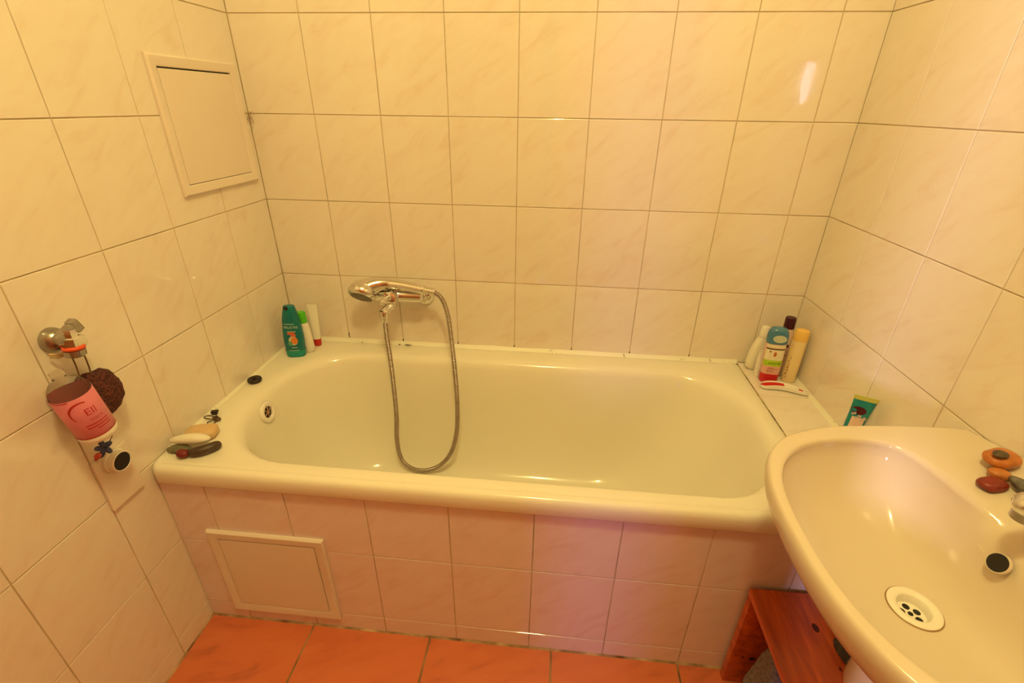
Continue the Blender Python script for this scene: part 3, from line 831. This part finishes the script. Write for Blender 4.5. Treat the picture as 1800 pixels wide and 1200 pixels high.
# clear hanger strip with red edges behind the bottle
HG = Vector((0.014, -0.800, 0.757))
hg = thing('hanger_strip', 'clear plastic strip with red edges hanging behind the pink-labelled bottle', 'holder', HG)
prof = [(-0.030, 0.092), (0.010, 0.110), (0.016, 0.02), (0.020, -0.085), (-0.002, -0.100), (-0.012, -0.02), (-0.026, 0.03)]
bm = bmesh.new()
rings(bm, [[Vector((t, y, z)) for y, z in prof] for t in (-0.0008, 0.0008)])
link('strip', bm, M_CLEAR, hg, smooth=False)
bm = bmesh.new()
tube([(0.002, -0.025, 0.086), (0.002, -0.014, 0.050)], 0.0016, 6, bm); tube([(0.002, -0.016, 0.022), (0.002, -0.008, -0.008)], 0.0012, 6, bm)
link('red_edge', bm, M_RED, hg)['kind'] = 'stuff'
bm = bmesh.new(); bm_box(bm, (-0.001, -0.002, -0.092), (0.002, 0.012, -0.086), 0.001)
link('red_tip', bm, M_RED, hg, smooth=False)
bm = tube([(0.012, 0.000, 0.040), (0.026, 0.010, -0.012), (0.03, 0.018, -0.04)], 0.0045, 8)
link('white_edge', bm, M_WHITE, hg)

# cover plate with the drain stub
PL = Vector((0.0004, -0.766, 0.528))
plate = thing('drain_plate', 'square cream cover plate with a drain stub low on the left wall', 'drain', PL)
link('plate', box((0, -0.0405, 0.0), (0.0075, 0.0405, 0.128), 0.0018), M_PLASTIC, plate, smooth=False)
pz = 0.108
st = link('stub', lathe([(0.0255, 0.0075), (0.0255, 0.014), (0.0225, 0.015), (0.0225, 0.030), (0.0205, 0.031), (0.0195, 0.030), (0.0190, 0.010)], 36, (0, 0.000, pz), (1, 0, 0), cap1=False), M_WHITE, plate, angle=40)
link('hole', lathe([(0.0198, 0.0285), (0.0198, 0.0290)], 30, (0, 0.000, pz), (1, 0, 0)), M_BLACK, st, smooth=False)
# dried blue flower tucked above the stub
FO = Vector((0.046, -0.802, 0.702))
fl = thing('dried_flower', 'small dried blue flower on a thin stalk above the drain stub', 'flower', FO)
M_BLUE = mat('dusty_blue', (0.07, 0.075, 0.20), 0.8, vary=0.4, vscale=90)
for k in range(5):
    a = 2 * math.pi * k / 5 + 0.4
    bm = pebble(0.0095, 0.0055, 0.0020, k, 0.25, 2.5, 12, 8)
    bm.transform(Matrix.Rotation(a, 4, 'Z') @ Matrix.Translation((0.010, 0, 0)) @ Matrix.Rotation(R(12 * (-1) ** k), 4, 'Y'))
    bm.transform(Matrix.Rotation(R(70), 4, 'Y'))
    link('petal', bm, M_BLUE, fl)
link('stalk', tube(catmull([(0, 0, 0), (-0.002, 0.014, 0.0), (-0.004, 0.030, 0.008)], 5), 0.0009, 6), mat('dry_stalk', (0.25, 0.14, 0.05), 0.8, vary=0.2), fl)
link('bud', pebble(0.0055, 0.0065, 0.006, 9, 0.2, 2.5, 12, 8), mat('faded_red', (0.62, 0.10, 0.07), 0.7, vary=0.2), fl, loc=(0.002, -0.016, -0.012))

# ------------------------------------------------------------------ toiletries at the left end of the bath
ZT = 0.5555
def rsec(w, d, p, n=40):
    """superellipse cross section"""
    out = []
    for i in range(n):
        a = 2 * math.pi * i / n
        c, s = math.cos(a), math.sin(a)
        out.append((math.copysign(abs(c) ** (2 / p), c) * w / 2, math.copysign(abs(s) ** (2 / p), s) * d / 2))
    return out
def flask(prof, p=2.6, n=40, cap0=True, cap1=True):
    """prof: (width, depth, z[, x shift])"""
    bm = bmesh.new()
    rings(bm, [[Vector((x + (q[3] if len(q) > 3 else 0), y, q[2])) for x, y in rsec(q[0], q[1], p, n)] for q in prof], True, cap0, cap1)
    return bm
def on_face(bm, z0, dx, surf):
    """lay flat print (x right, y up) on the -y face of a flask; surf(x, z) gives y"""
    return put(bm, lambda c: (c.x + dx, surf(c.x + dx, z0 + c.y), z0 + c.y))

# green shampoo bottle (its cap is the upper, darker third)
sh = thing('shampoo_bottle', 'dark green shampoo bottle standing on the bath rim in the back left corner', 'bottle', (0.0700, -0.128, ZT), (0, R(2), R(14)))
P_SH = [(0.048, 0.030, 0.0), (0.055, 0.034, 0.003), (0.060, 0.037, 0.015), (0.064, 0.039, 0.045), (0.064, 0.039, 0.075), (0.060, 0.038, 0.105), (0.055, 0.036, 0.125)]
M_GREEN = mat('green_plastic', (0.003, 0.19, 0.20), 0.25, vary=0.12, vscale=20, vcol=(0.004, 0.135, 0.16))
M_GREEN2 = mat('light_green_plastic', (0.01, 0.30, 0.26), 0.25, vary=0.1, vscale=20)
body = link('body', flask(P_SH), M_GREEN, sh, angle=50)
link('cap', flask([(0.0555, 0.0365, 0.1255), (0.052, 0.035, 0.140), (0.044, 0.031, 0.160), (0.036, 0.027, 0.176), (0.034, 0.025, 0.181), (0.024, 0.017, 0.1825)]), M_GREEN, sh, angle=50)
link('cap_hinge', flask([(0.012, 0.004, 0.172), (0.013, 0.005, 0.178), (0.010, 0.006, 0.1835)]), M_BLACK, sh, loc=(-0.006, -0.0135, 0))
link('foot', flask([(0.0555, 0.0345, 0.0006), (0.0605, 0.0375, 0.004), (0.0625, 0.0388, 0.016), (0.0635, 0.0392, 0.026)], cap0=False, cap1=False), M_GREEN2, sh, angle=50)
def sh_surf(x, z):
    for a, b in zip(P_SH, P_SH[1:]):
        if a[2] <= z <= b[2]:
            t = (z - a[2]) / (b[2] - a[2]); w = a[0] + (b[0] - a[0]) * t; d = a[1] + (b[1] - a[1]) * t
            return -(d / 2) * max(0.05, 1 - abs(2 * x / w) ** 2.6) ** (1 / 2.6) - 0.0006
    return -0.019
M_PALE = mat('pale_print', (0.55, 0.68, 0.50), 0.4, vary=0.05)
link('lettering', on_face(text_bm('FRUCTIS', 0.0115), 0.111, 0.000, sh_surf), M_PALE, body, smooth=False)
link('small_print', on_face(bars([(-0.020, 0.012, 0.012, 0.0018), (-0.012, 0.014, -0.014, 0.002)]), 0.110, 0.0, sh_surf), M_PALE, body, smooth=False)
link('red_block', on_face(bars([(-0.013, 0.010, 0.0, 0.009), (-0.004, 0.013, -0.007, 0.007)]), 0.086, 0.0, sh_surf), mat('red_orange_print', (0.62, 0.13, 0.06), 0.4, vary=0.2, vscale=200), body, smooth=False)
def disc_bm(cx, cy, rx, ry, a0=0, a1=360, st=15):
    bm = bmesh.new(); c = bm.verts.new((cx, cy, 0)); pr = None; fs = None
    for a in range(a0, a1 + 1, st):
        v = bm.verts.new((cx + rx * math.cos(R(a)), cy + ry * math.sin(R(a)), 0))
        if pr: bm.faces.new((c, pr, v))
        pr = v
    return bm
link('pale_halo', on_face(disc_bm(0, 0, 0.0145, 0.0165), 0.063, 0.002, lambda x, z: sh_surf(x, z) + 0.0003), mat('pale_yellow_print', (0.60, 0.62, 0.38), 0.4, vary=0.1), body, smooth=False)
link('orange_fruit', on_face(disc_bm(0, 0, 0.0105, 0.0130), 0.064, 0.006, lambda x, z: sh_surf(x, z) - 0.0002), mat('orange_print', (0.88, 0.26, 0.05), 0.4, vary=0.35, vscale=150), body, smooth=False)
link('leaf_print', on_face(disc_bm(0, 0, 0.007, 0.009), 0.053, -0.008, lambda x, z: sh_surf(x, z) - 0.0001), mat('leaf_print', (0.10, 0.38, 0.22), 0.4, vary=0.2), body, smooth=False)
link('small_print', on_face(bars([(-0.006, 0.012, 0.037, 0.0022), (-0.016, 0.016, 0.026, 0.0016), (-0.016, 0.016, 0.021, 0.0016), (-0.014, 0.014, 0.016, 0.0016)]), 0.0, 0.0, sh_surf), M_PALE, body, smooth=False)
# white bottle, lime cap
wb = thing('lotion_bottle', 'white bottle with a lime green cap behind the green shampoo bottle', 'bottle', (0.098, -0.094, ZT), (0, R(-3), R(-6)))
link('body', flask([(0.034, 0.026, 0.0), (0.040, 0.030, 0.003), (0.042, 0.032, 0.02), (0.041, 0.031, 0.07), (0.036, 0.029, 0.100), (0.034, 0.028, 0.107), (0.028, 0.026, 0.1085)], 2.3), M_WHITE, wb, angle=50)
link('cap', flask([(0.033, 0.028, 0.109), (0.034, 0.029, 0.110), (0.033, 0.028, 0.142), (0.030, 0.026, 0.1455)], 2.3), mat('lime_plastic', (0.09, 0.56, 0.012), 0.3, vary=0.06), wb, angle=50)
# white tube on its red cap
wt = thing('cream_tube', 'white tube standing on a red cap against the back wall, beside the lime cap', 'tube', (0.106, -0.047, ZT), (R(-3), 0, R(10)))
link('cap', flask([(0.022, 0.020, 0.0), (0.025, 0.023, 0.002), (0.027, 0.024, 0.025)], 2.1), mat('red_plastic', (0.60, 0.02, 0.02), 0.3, vary=0.05), wt, angle=50)
link('body', flask([(0.026, 0.023, 0.0255), (0.029, 0.024, 0.032), (0.031, 0.020, 0.08), (0.033, 0.010, 0.125), (0.034, 0.003, 0.142), (0.034, 0.002, 0.152)], 2.1), M_WHITE, wt, angle=50)
# rubber plug
pl = thing('bath_plug', 'round dark brown rubber plug lying on the left bath rim', 'plug', (0.028, -0.306, ZT))
link('disc', lathe([(0.016, 0.0), (0.0195, 0.0015), (0.0205, 0.006), (0.0195, 0.0105), (0.015, 0.0118), (0.0135, 0.0105), (0.0, 0.0105)], 36, cap1=False), M_RUBBER, pl)
link('ring', tube([Vector((0.005 * math.cos(R(a)), 0.005 * math.sin(R(a)), 0.0122)) for a in range(0, 361, 24)], 0.0012, 8), M_RUBBER, pl)
# hair clip of wire and dark jaws
HC = Vector((0.034, -0.503, ZT))
clip = thing('hair_clip', 'dark metal hair clip with wire loops beside the beige soap', 'hair clip', HC, (0, 0, R(-8)))
M_WIRE = mat('dark_wire', (0.16, 0.10, 0.07), 0.35, 0.8, vary=0.3, vscale=60)
link('wire_loop', tube(catmull([(0.006, 0.000, 0.004), (-0.014, 0.006, 0.004), (-0.028, 0.006, 0.003), (-0.032, -0.002, 0.003), (-0.022, -0.006, 0.003), (0.004, -0.006, 0.004)], 8), 0.0013, 8), M_WIRE, clip)
link('wire_loop', tube(catmull([(0.000, -0.010, 0.002), (-0.006, -0.018, 0.002), (0.004, -0.025, 0.002), (0.014, -0.021, 0.002), (0.015, -0.012, 0.003)], 8), 0.0013, 8), M_WIRE, clip)
bm = pebble(0.0125, 0.008, 0.0045, 2, 0.2, 2, 18, 10)
link('jaw', bm, M_WIRE, clip, loc=(0.010, -0.004, 0.0015))
link('spring', tube([Vector((0.010 + 0.006 * math.cos(a * 0.5), -0.004 + 0.005 * math.sin(a * 0.5), 0.0095 + 0.0004 * a / 6)) for a in range(40)], 0.0010, 6), M_WIRE, clip)
bm = box((-0.008, -0.006, 0), (0.010, 0.006, 0.011), 0.002)
for v in bm.verts: v.co.x *= 0.7 + 0.35 * v.co.z / 0.011
link('jaw', bm, M_RUBBER, clip, loc=(-0.018, 0.020, 0.0005), rot=(0, 0, 0.4))
link('wire_link', tube([(-0.010, 0.016, 0.004), (0.004, 0.004, 0.004)], 0.0012, 6), M_WIRE, clip)
# soap, long white stone, pebbles
bm = pebble(0.037, 0.025, 0.013, 4, 0.04, 1.2, 32, 16, pw=4.0)
tag(link('soap_bar', bm, mat('beige_soap', (0.68, 0.46, 0.24), 0.5, vary=0.10, vscale=30), None, loc=(0.053, -0.576, ZT + 0.0004), rot=(0, 0, R(14))),
    'worn beige bar of soap on the left bath rim, behind the long white stone', 'soap')
peb = [('pebble', 'flat grey-green pebble under the left end of the white stone', (0.028, 0.014, 0.0085), (0.036, -0.636, 0), 8, (0.19, 0.17, 0.10), 1),
       ('pebble', 'dark red pebble at the front of the pebbles under the white stone', (0.0155, 0.0125, 0.0105), (0.060, -0.655, 0), -5, (0.20, 0.018, 0.014), 2)]
for nm, lab, ax, pos, rz, colr, sd in peb:
    bm = pebble(*ax, sd, 0.12, 1.4)
    tag(link(nm, bm, mat('pebble_colour_%d' % sd, colr, 0.42, vary=0.3, vscale=60), None, loc=(pos[0], pos[1], ZT + 0.0003), rot=(0, 0, R(rz))), lab, 'pebble', 'pebbles on the left bath rim')
# curved dark pebble
bm = bmesh.new()
cp = catmull([(-0.030, -0.012, 0.0115), (-0.014, -0.011, 0.0125), (0.006, -0.003, 0.0125), (0.022, 0.010, 0.012), (0.030, 0.022, 0.0105)], 6)
tube(cp, [0.0115 * (1 - abs(2 * i / (len(cp) - 1) - 1) ** 3.2) ** 0.5 + 0.0008 for i in range(len(cp))], 16, bm)
tag(link('pebble', bm, mat('pebble_colour_3', (0.085, 0.050, 0.030), 0.4, vary=0.35, vscale=50), None, loc=(0.100, -0.634, ZT - 0.0006), rot=(0, 0, R(12))),
    'long curved dark brown pebble on the bath rim, right of the dark red pebble', 'pebble', 'pebbles on the left bath rim')
bm = pebble(0.050, 0.016, 0.0125, 6, 0.06, 1.2, 32, 14)
for v in bm.verts:
    k = (v.co.x + 0.05) / 0.1; v.co.y *= 0.62 + 0.5 * k; v.co.z += 0.004 * math.sin(k * 3)
tag(link('white_stone', bm, mat('chalk_white', (0.86, 0.80, 0.68), 0.55, vary=0.06), None, loc=(0.058, -0.619, ZT + 0.0125), rot=(R(8), R(-2), R(9))),
    'long smooth white stone lying across the pebbles on the left bath rim', 'stone')

# ------------------------------------------------------------------ toiletries on the right ledge
ZL = LZ + 0.0006
# translucent white bottle at the back
M_MILK = mat('milky_plastic', (0.84, 0.78, 0.64), 0.28, vary=0.04)
a = thing('lotion_bottle', 'plain milky white bottle with a white cap, leftmost in the back right corner', 'bottle', (1.606, -0.034, ZL), (0, R(3), R(10)))
link('body', flask([(0.046, 0.030, 0.0), (0.056, 0.036, 0.004), (0.060, 0.039, 0.02), (0.057, 0.038, 0.055), (0.048, 0.034, 0.085), (0.034, 0.028, 0.106), (0.026, 0.025, 0.112)], 2.4), M_MILK, a, angle=50)
link('cap', flask([(0.026, 0.025, 0.1125), (0.027, 0.026, 0.114), (0.025, 0.024, 0.148), (0.021, 0.020, 0.151)], 2.1), M_WHITE, a, angle=50)
M_FAINT = mat('faint_print', (0.50, 0.36, 0.28), 0.5, vary=0.1)
link('small_print', put(bars([(0.0, 0.05, 0.0, 0.004), (0.01, 0.035, -0.007, 0.002)]), lambda c: (0.012 - c.y, -0.0196 + 0.0004, 0.022 + c.x)), M_FAINT, a.children[0], smooth=False)
link('small_print', put(bars([(-0.006, 0.014, 0.0, 0.0016), (-0.006, 0.012, 0.004, 0.0016), (-0.004, 0.010, 0.008, 0.0016)]), lambda c: (c.x + 0.006, -0.0194, 0.010 + c.y)), M_FAINT, a.children[0], smooth=False)
# shower gel, teal top, striped label, red foot
g = thing('shower_gel', 'shower gel bottle with teal cap, green label band and red foot on the right ledge', 'bottle', (1.622, -0.116, ZL), (R(3), R(-3), R(-14)))
P_G = [(0.046, 0.027, 0.0), (0.050, 0.030, 0.003), (0.051, 0.031, 0.012), (0.054, 0.032, 0.06), (0.056, 0.033, 0.11), (0.057, 0.033, 0.138)]
gb = link('body', flask(P_G, 2.8), mat('clear_pink_gel', (0.80, 0.45, 0.36), 0.2, vary=0.06), g, angle=50)
link('foot', flask([(0.0462, 0.0272, 0.0002), (0.0505, 0.0305, 0.003), (0.0515, 0.0315, 0.012), (0.0528, 0.0320, 0.026), (0.0532, 0.0322, 0.033)], 2.8, cap0=False, cap1=False), MATS['red_plastic'], g, angle=50)
link('cap', flask([(0.0570, 0.033, 0.1385), (0.0580, 0.034, 0.142), (0.0575, 0.034, 0.165), (0.052, 0.032, 0.178), (0.040, 0.026, 0.186), (0.022, 0.016, 0.1885)], 2.6), mat('teal_plastic', (0.075, 0.22, 0.36), 0.22, vary=0.08), g, angle=50)
def g_surf(x, z):
    for p, q in zip(P_G, P_G[1:]):
        if p[2] <= z <= q[2]:
            t = (z - p[2]) / (q[2] - p[2]); w = p[0] + (q[0] - p[0]) * t; d = p[1] + (q[1] - p[1]) * t
            return -(d / 2) * max(0.05, 1 - abs(2 * x / w) ** 2.8) ** (1 / 2.8) - 0.0006
    return -0.0172
link('cap_badge', on_face(disc_bm(0, 0, 0.0185, 0.0125), 0.158, 0.004, lambda x, z: -0.0175 - (0.0003)), mat('pale_badge', (0.55, 0.60, 0.48), 0.35, vary=0.05), g, smooth=False)
def band(name, z, h, m, x0=-0.0255, x1=0.0255, lift=0.0):
    link(name, on_face(bars([(x0, x1, 0, h)]), z, 0.0, lambda x, zz: g_surf(x, zz) - lift), m, gb, smooth=False)
M_CREAM = mat('cream_print', (0.84, 0.76, 0.55), 0.4, vary=0.05)
band('label_band', 0.1265, 0.0105, M_CREAM); band('dark_band', 0.1205, 0.004, mat('brown_print', (0.12, 0.08, 0.05), 0.4, vary=0.2), lift=0.0001)
band('label_band', 0.0835, 0.0365, M_CREAM); band('green_band', 0.0625, 0.021, mat('leaf_green_print', (0.42, 0.62, 0.02), 0.4, vary=0.05))
link('lettering', on_face(text_bm('amorte', 0.0115), 0.0735, 0.005, lambda x, z: g_surf(x, z) - 0.0003), mat('dark_green_print', (0.04, 0.12, 0.02), 0.4, vary=0.05), gb, smooth=False)
link('fruit_print', on_face(disc_bm(0, 0, 0.0040, 0.0085), 0.105, 0.001, lambda x, z: g_surf(x, z) - 0.0003), mat('rust_print', (0.62, 0.16, 0.05), 0.4, vary=0.2, vscale=200), gb, smooth=False)
link('fruit_print', on_face(disc_bm(0, 0, 0.0025, 0.0025), 0.113, -0.013, lambda x, z: g_surf(x, z) - 0.0003), MATS['brown_print'], gb, smooth=False)
link('small_print', on_face(bars([(-0.010, 0.006, 0.055, 0.0018), (-0.012, 0.018, 0.0515, 0.0013), (-0.014, 0.006, 0.046, 0.0013), (-0.014, 0.008, 0.042, 0.001)]), 0.0, 0.0, g_surf), mat('rose_print', (0.45, 0.10, 0.10), 0.4, vary=0.05), gb, smooth=False)
# pale slim tube edge left of the gel
wt2 = thing('cream_tube', 'slim white tube tucked between the milky bottle and the teal-capped gel', 'tube', (1.598, -0.090, ZL), (0, 0, R(12)))
link('body', flask([(0.020, 0.018, 0.012), (0.024, 0.020, 0.018), (0.025, 0.016, 0.06), (0.026, 0.006, 0.085), (0.026, 0.002, 0.093)], 2.2), M_WHITE, wt2, angle=50)
link('cap', flask([(0.019, 0.017, 0.0), (0.020, 0.018, 0.002), (0.020, 0.018, 0.0118)], 2.1), M_WHITE, wt2, angle=50)
# pale pink bottle, burgundy cap
d = thing('toner_bottle', 'tall pale pink bottle with a burgundy cap behind the teal-capped gel', 'bottle', (1.667, -0.066, ZL), (0, R(-1), R(-14)))
db = link('body', flask([(0.040, 0.030, 0.0), (0.045, 0.034, 0.003), (0.047, 0.036, 0.02), (0.046, 0.035, 0.125), (0.040, 0.032, 0.148), (0.030, 0.027, 0.160), (0.027, 0.026, 0.163)], 2.3), mat('pale_pink_plastic', (0.80, 0.60, 0.52), 0.25, vary=0.05), d, angle=50)
link('cap', flask([(0.030, 0.028, 0.1635), (0.031, 0.029, 0.165), (0.030, 0.028, 0.196), (0.027, 0.025, 0.199)], 2.1), mat('burgundy_plastic', (0.055, 0.004, 0.014), 0.3, vary=0.1), d, angle=50)
M_BURG = MATS['burgundy_plastic']
link('lettering', put(bars([(-0.001, 0.008, 0.104, 0.010)]), lambda c: (c.x + 0.002, -0.0183, c.y)), M_BURG, db, smooth=False)
link('small_print', put(bars([(-0.006, 0.012, 0.088, 0.003), (0.0, 0.014, 0.075, 0.004), (0.0, 0.012, 0.055, 0.002)]), lambda c: (c.x - 0.001, -0.0183, c.y)), M_FAINT, db, smooth=False)
# yellow bottle
y = thing('body_oil', 'slim yellow bottle with an orange-yellow cap, rightmost against the right wall', 'bottle', (1.686, -0.108, ZL), (0, R(0), R(-20)))
yb = link('body', flask([(0.036, 0.028, 0.0), (0.040, 0.032, 0.003), (0.041, 0.033, 0.02), (0.041, 0.033, 0.135), (0.040, 0.032, 0.143)], 2.3), mat('pale_yellow_plastic', (0.88, 0.70, 0.36), 0.3, vary=0.06), y, angle=50)
link('cap', flask([(0.0410, 0.033, 0.1435), (0.0415, 0.0335, 0.146), (0.040, 0.032, 0.170), (0.036, 0.029, 0.1765), (0.026, 0.021, 0.1785)], 2.2), mat('yellow_plastic', (0.90, 0.58, 0.15), 0.3, vary=0.05), y, angle=50)
link('lettering', put(bars([(0, 0.016, 0, 0.005)]), lambda c: (-0.016 + c.y, -0.0118, 0.118 + c.x)), MATS['brown_print'], yb, smooth=False)
bm = bmesh.new()
for k in range(7):
    t = disc_bm(random.uniform(-0.004, 0.004), 0.02 + k * 0.011, random.uniform(0.0015, 0.004), random.uniform(0.003, 0.006))
    me = bpy.data.meshes.new('tmp'); t.to_mesh(me); t.free(); bm.from_mesh(me); bpy.data.meshes.remove(me)
link('flower_print', put(bm, lambda c: (-0.012 + c.x * 0.7, -0.0149, c.y)), mat('ochre_print', (0.45, 0.24, 0.07), 0.4, vary=0.3, vscale=200), yb, smooth=False)
# curved white and red plastic scoop lying in front
sc = thing('shower_scoop', 'curved white plastic shoehorn shape with a red inside lying in front of the bottles', 'scoop', (1.648, -0.162, ZL), (0, 0, R(-4)))
bm = bmesh.new(); rw = []; rr2 = []
for i in range(25):
    t = i / 24; x = -0.064 + 0.128 * t
    yc = 0.012 * math.sin(t * math.pi * 1.15 + 0.15) - 0.004 - 0.016 * t
    hw = 0.0165 * (1 - abs(2 * t - 1) ** 6) ** 0.5 * (1 - 0.35 * t) + 0.0015
    zc = 0.006 + 0.006 * math.sin(t * math.pi)
    rw.append([Vector((x, yc - hw, 0.0012 + zc * 0.2)), Vector((x, yc - hw * 1.05, zc + 0.004)), Vector((x, yc - hw * 0.86, zc + 0.0052)), Vector((x, yc - hw * 0.6, zc - 0.001)), Vector((x, yc + hw * 0.6, zc - 0.001)), Vector((x, yc + hw * 0.86, zc + 0.0052)), Vector((x, yc + hw * 1.05, zc + 0.004)), Vector((x, yc + hw, 0.0012 + zc * 0.2))])
    rr2.append([Vector((x, yc + q * hw, zc - 0.0004 + (0.0048 if abs(q) > 0.7 else 0))) for q in (-0.86, -0.60, 0, 0.60, 0.86)])
rings(bm, rw)
link('shell', bm, M_WHITE, sc, angle=50)
bm = bmesh.new()
rings(bm, rr2[0:14], False, False, False); rings(bm, rr2[20:23], False, False, False)
link('red_lining', bm, MATS['red_plastic'], sc)['kind'] = 'stuff'
bm = bmesh.new()
rg = []
for i in range(25):
    a = 2 * math.pi * i / 24; c = Vector((0.066 + 0.008 * math.cos(a), -0.022 + 0.0085 * math.sin(a), 0.0048))
    rg.append(c)
tube(rg, 0.0024, 8, bm)
link('hanging_eye', bm, M_WHITE, sc)

# teal tube standing behind the basin
tt = thing('teal_tube', 'teal tube with a yellow-green crimped end standing on the ledge behind the basin', 'tube', (1.680, -0.446, ZL), (R(-2), R(4), R(-18)))
M_TEAL = mat('teal_print', (0.015, 0.20, 0.28), 0.28, vary=0.2, vscale=40, vcol=(0.02, 0.28, 0.24))
tp = [(0.030, 0.028, 0.022), (0.035, 0.033, 0.028), (0.038, 0.029, 0.07), (0.043, 0.016, 0.115), (0.047, 0.006, 0.140), (0.049, 0.003, 0.147)]
tb = link('body', flask(tp, 2.1), M_TEAL, tt, angle=50)
link('crimp', flask([(0.0492, 0.0032, 0.147), (0.0510, 0.0028, 0.150), (0.0515, 0.0024, 0.158)], 3.0), mat('yellow_green_plastic', (0.62, 0.62, 0.16), 0.35, vary=0.1), tt, angle=50)
link('cap', flask([(0.027, 0.026, 0.0), (0.031, 0.030, 0.002), (0.031, 0.030, 0.0215)], 2.05), M_WHITE, tt, angle=50)
def t_surf(x, z):
    for p, q in zip(tp, tp[1:]):
        if p[2] <= z <= q[2]:
            t = (z - p[2]) / (q[2] - p[2]); w = p[0] + (q[0] - p[0]) * t; dd = p[1] + (q[1] - p[1]) * t
            return -(dd / 2) * max(0.03, 1 - abs(2 * x / w) ** 2.1) ** (1 / 2.1) - 0.0006
    return -0.015
link('dark_swash', on_face(disc_bm(0, 0, 0.016, 0.010), 0.121, -0.006, t_surf), mat('dark_plum_print', (0.10, 0.012, 0.02), 0.35, vary=0.3, vscale=100), tb, smooth=False)
link('pale_panel', on_face(bars([(-0.013, 0.014, 0.0, 0.036)]), 0.068, -0.001, t_surf), mat('pale_pink_print', (0.82, 0.58, 0.48), 0.4, vary=0.05), tb, smooth=False)
bm = bmesh.new()
for k in range(9):
    t = disc_bm(-0.015 + k * 0.0042, 0.005 * math.sin(k * 2.2) - 0.0012 * k, 0.0022, 0.0032)
    me = bpy.data.meshes.new('tmp'); t.to_mesh(me); t.free(); bm.from_mesh(me); bpy.data.meshes.remove(me)
link('lettering', on_face(bm, 0.110, 0.0, lambda x, z: t_surf(x, z) - 0.0003), mat('pale_lilac_print', (0.62, 0.50, 0.55), 0.4, vary=0.1), tb, smooth=False)

# ------------------------------------------------------------------ stones on the basin ledge
def bz(x, y): return lift(Vector((x, y, 0.8012))).z
for nm, lab, cat, ax, pos, rz, colr, sd in (
        ('pebble', 'large orange pebble on the basin ledge with a small shell on it', 'pebble', (0.0275, 0.020, 0.012), (1.667, -0.799), 20, (0.62, 0.20, 0.045), 11),
        ('pebble', 'small orange pebble between the large orange and dark red pebbles on the basin ledge', 'pebble', (0.015, 0.011, 0.0075), (1.6475, -0.826), -20, (0.60, 0.21, 0.055), 12),
        ('pebble', 'dark red pebble on the basin ledge, nearest the bowl', 'pebble', (0.0205, 0.0145, 0.009), (1.6245, -0.846), 8, (0.27, 0.032, 0.018), 13)):
    bm = pebble(*ax, sd, 0.09, 1.3, 28, 16, pw=2.3)
    tag(link(nm, bm, mat('pebble_colour_%d' % sd, colr, 0.4, vary=0.3, vscale=55), None, loc=(pos[0], pos[1], bz(*pos) + 0.0004), rot=(0, 0, R(rz))), lab, cat, 'pebbles on the basin ledge')
bm = pebble(0.040, 0.0135, 0.010, 14, 0.10, 1.2, 32, 16)
tag(link('pebble', bm, mat('pebble_colour_14', (0.20, 0.18, 0.15), 0.35, vcol=(0.05, 0.05, 0.045), vscale=55), None, loc=(1.657, -0.878, bz(1.655, -0.87) + 0.0012), rot=(0, 0, R(-80))),
    'long dark grey speckled pebble on the basin ledge, cut by the photo edge', 'pebble', 'pebbles on the basin ledge')
shl = thing('sea_shell', 'small dark shell lying on the large orange pebble', 'shell', (1.6535, -0.8065, bz(1.667, -0.799) + 0.0215), (R(6), 0, R(15)))
bm = pebble(0.013, 0.0085, 0.0042, 15, 0.12, 1.5, 24, 12)
link('valve', bm, mat('shell_brown', (0.13, 0.09, 0.05), 0.45, vary=0.5, vscale=120), shl)
bm = tube([Vector((0.0115 * math.cos(R(a)), 0.0072 * math.sin(R(a)), 0.0050)) for a in range(0, 361, 20)], 0.0010, 6)
link('rim', bm, mat('shell_dark', (0.03, 0.02, 0.012), 0.5, vary=0.2), shl)

for o in S.objects:
    if o.name.split('.')[0] in ('small_print', 'flower_print', 'drain_hole', 'cross_bar'): o['kind'] = 'stuff'
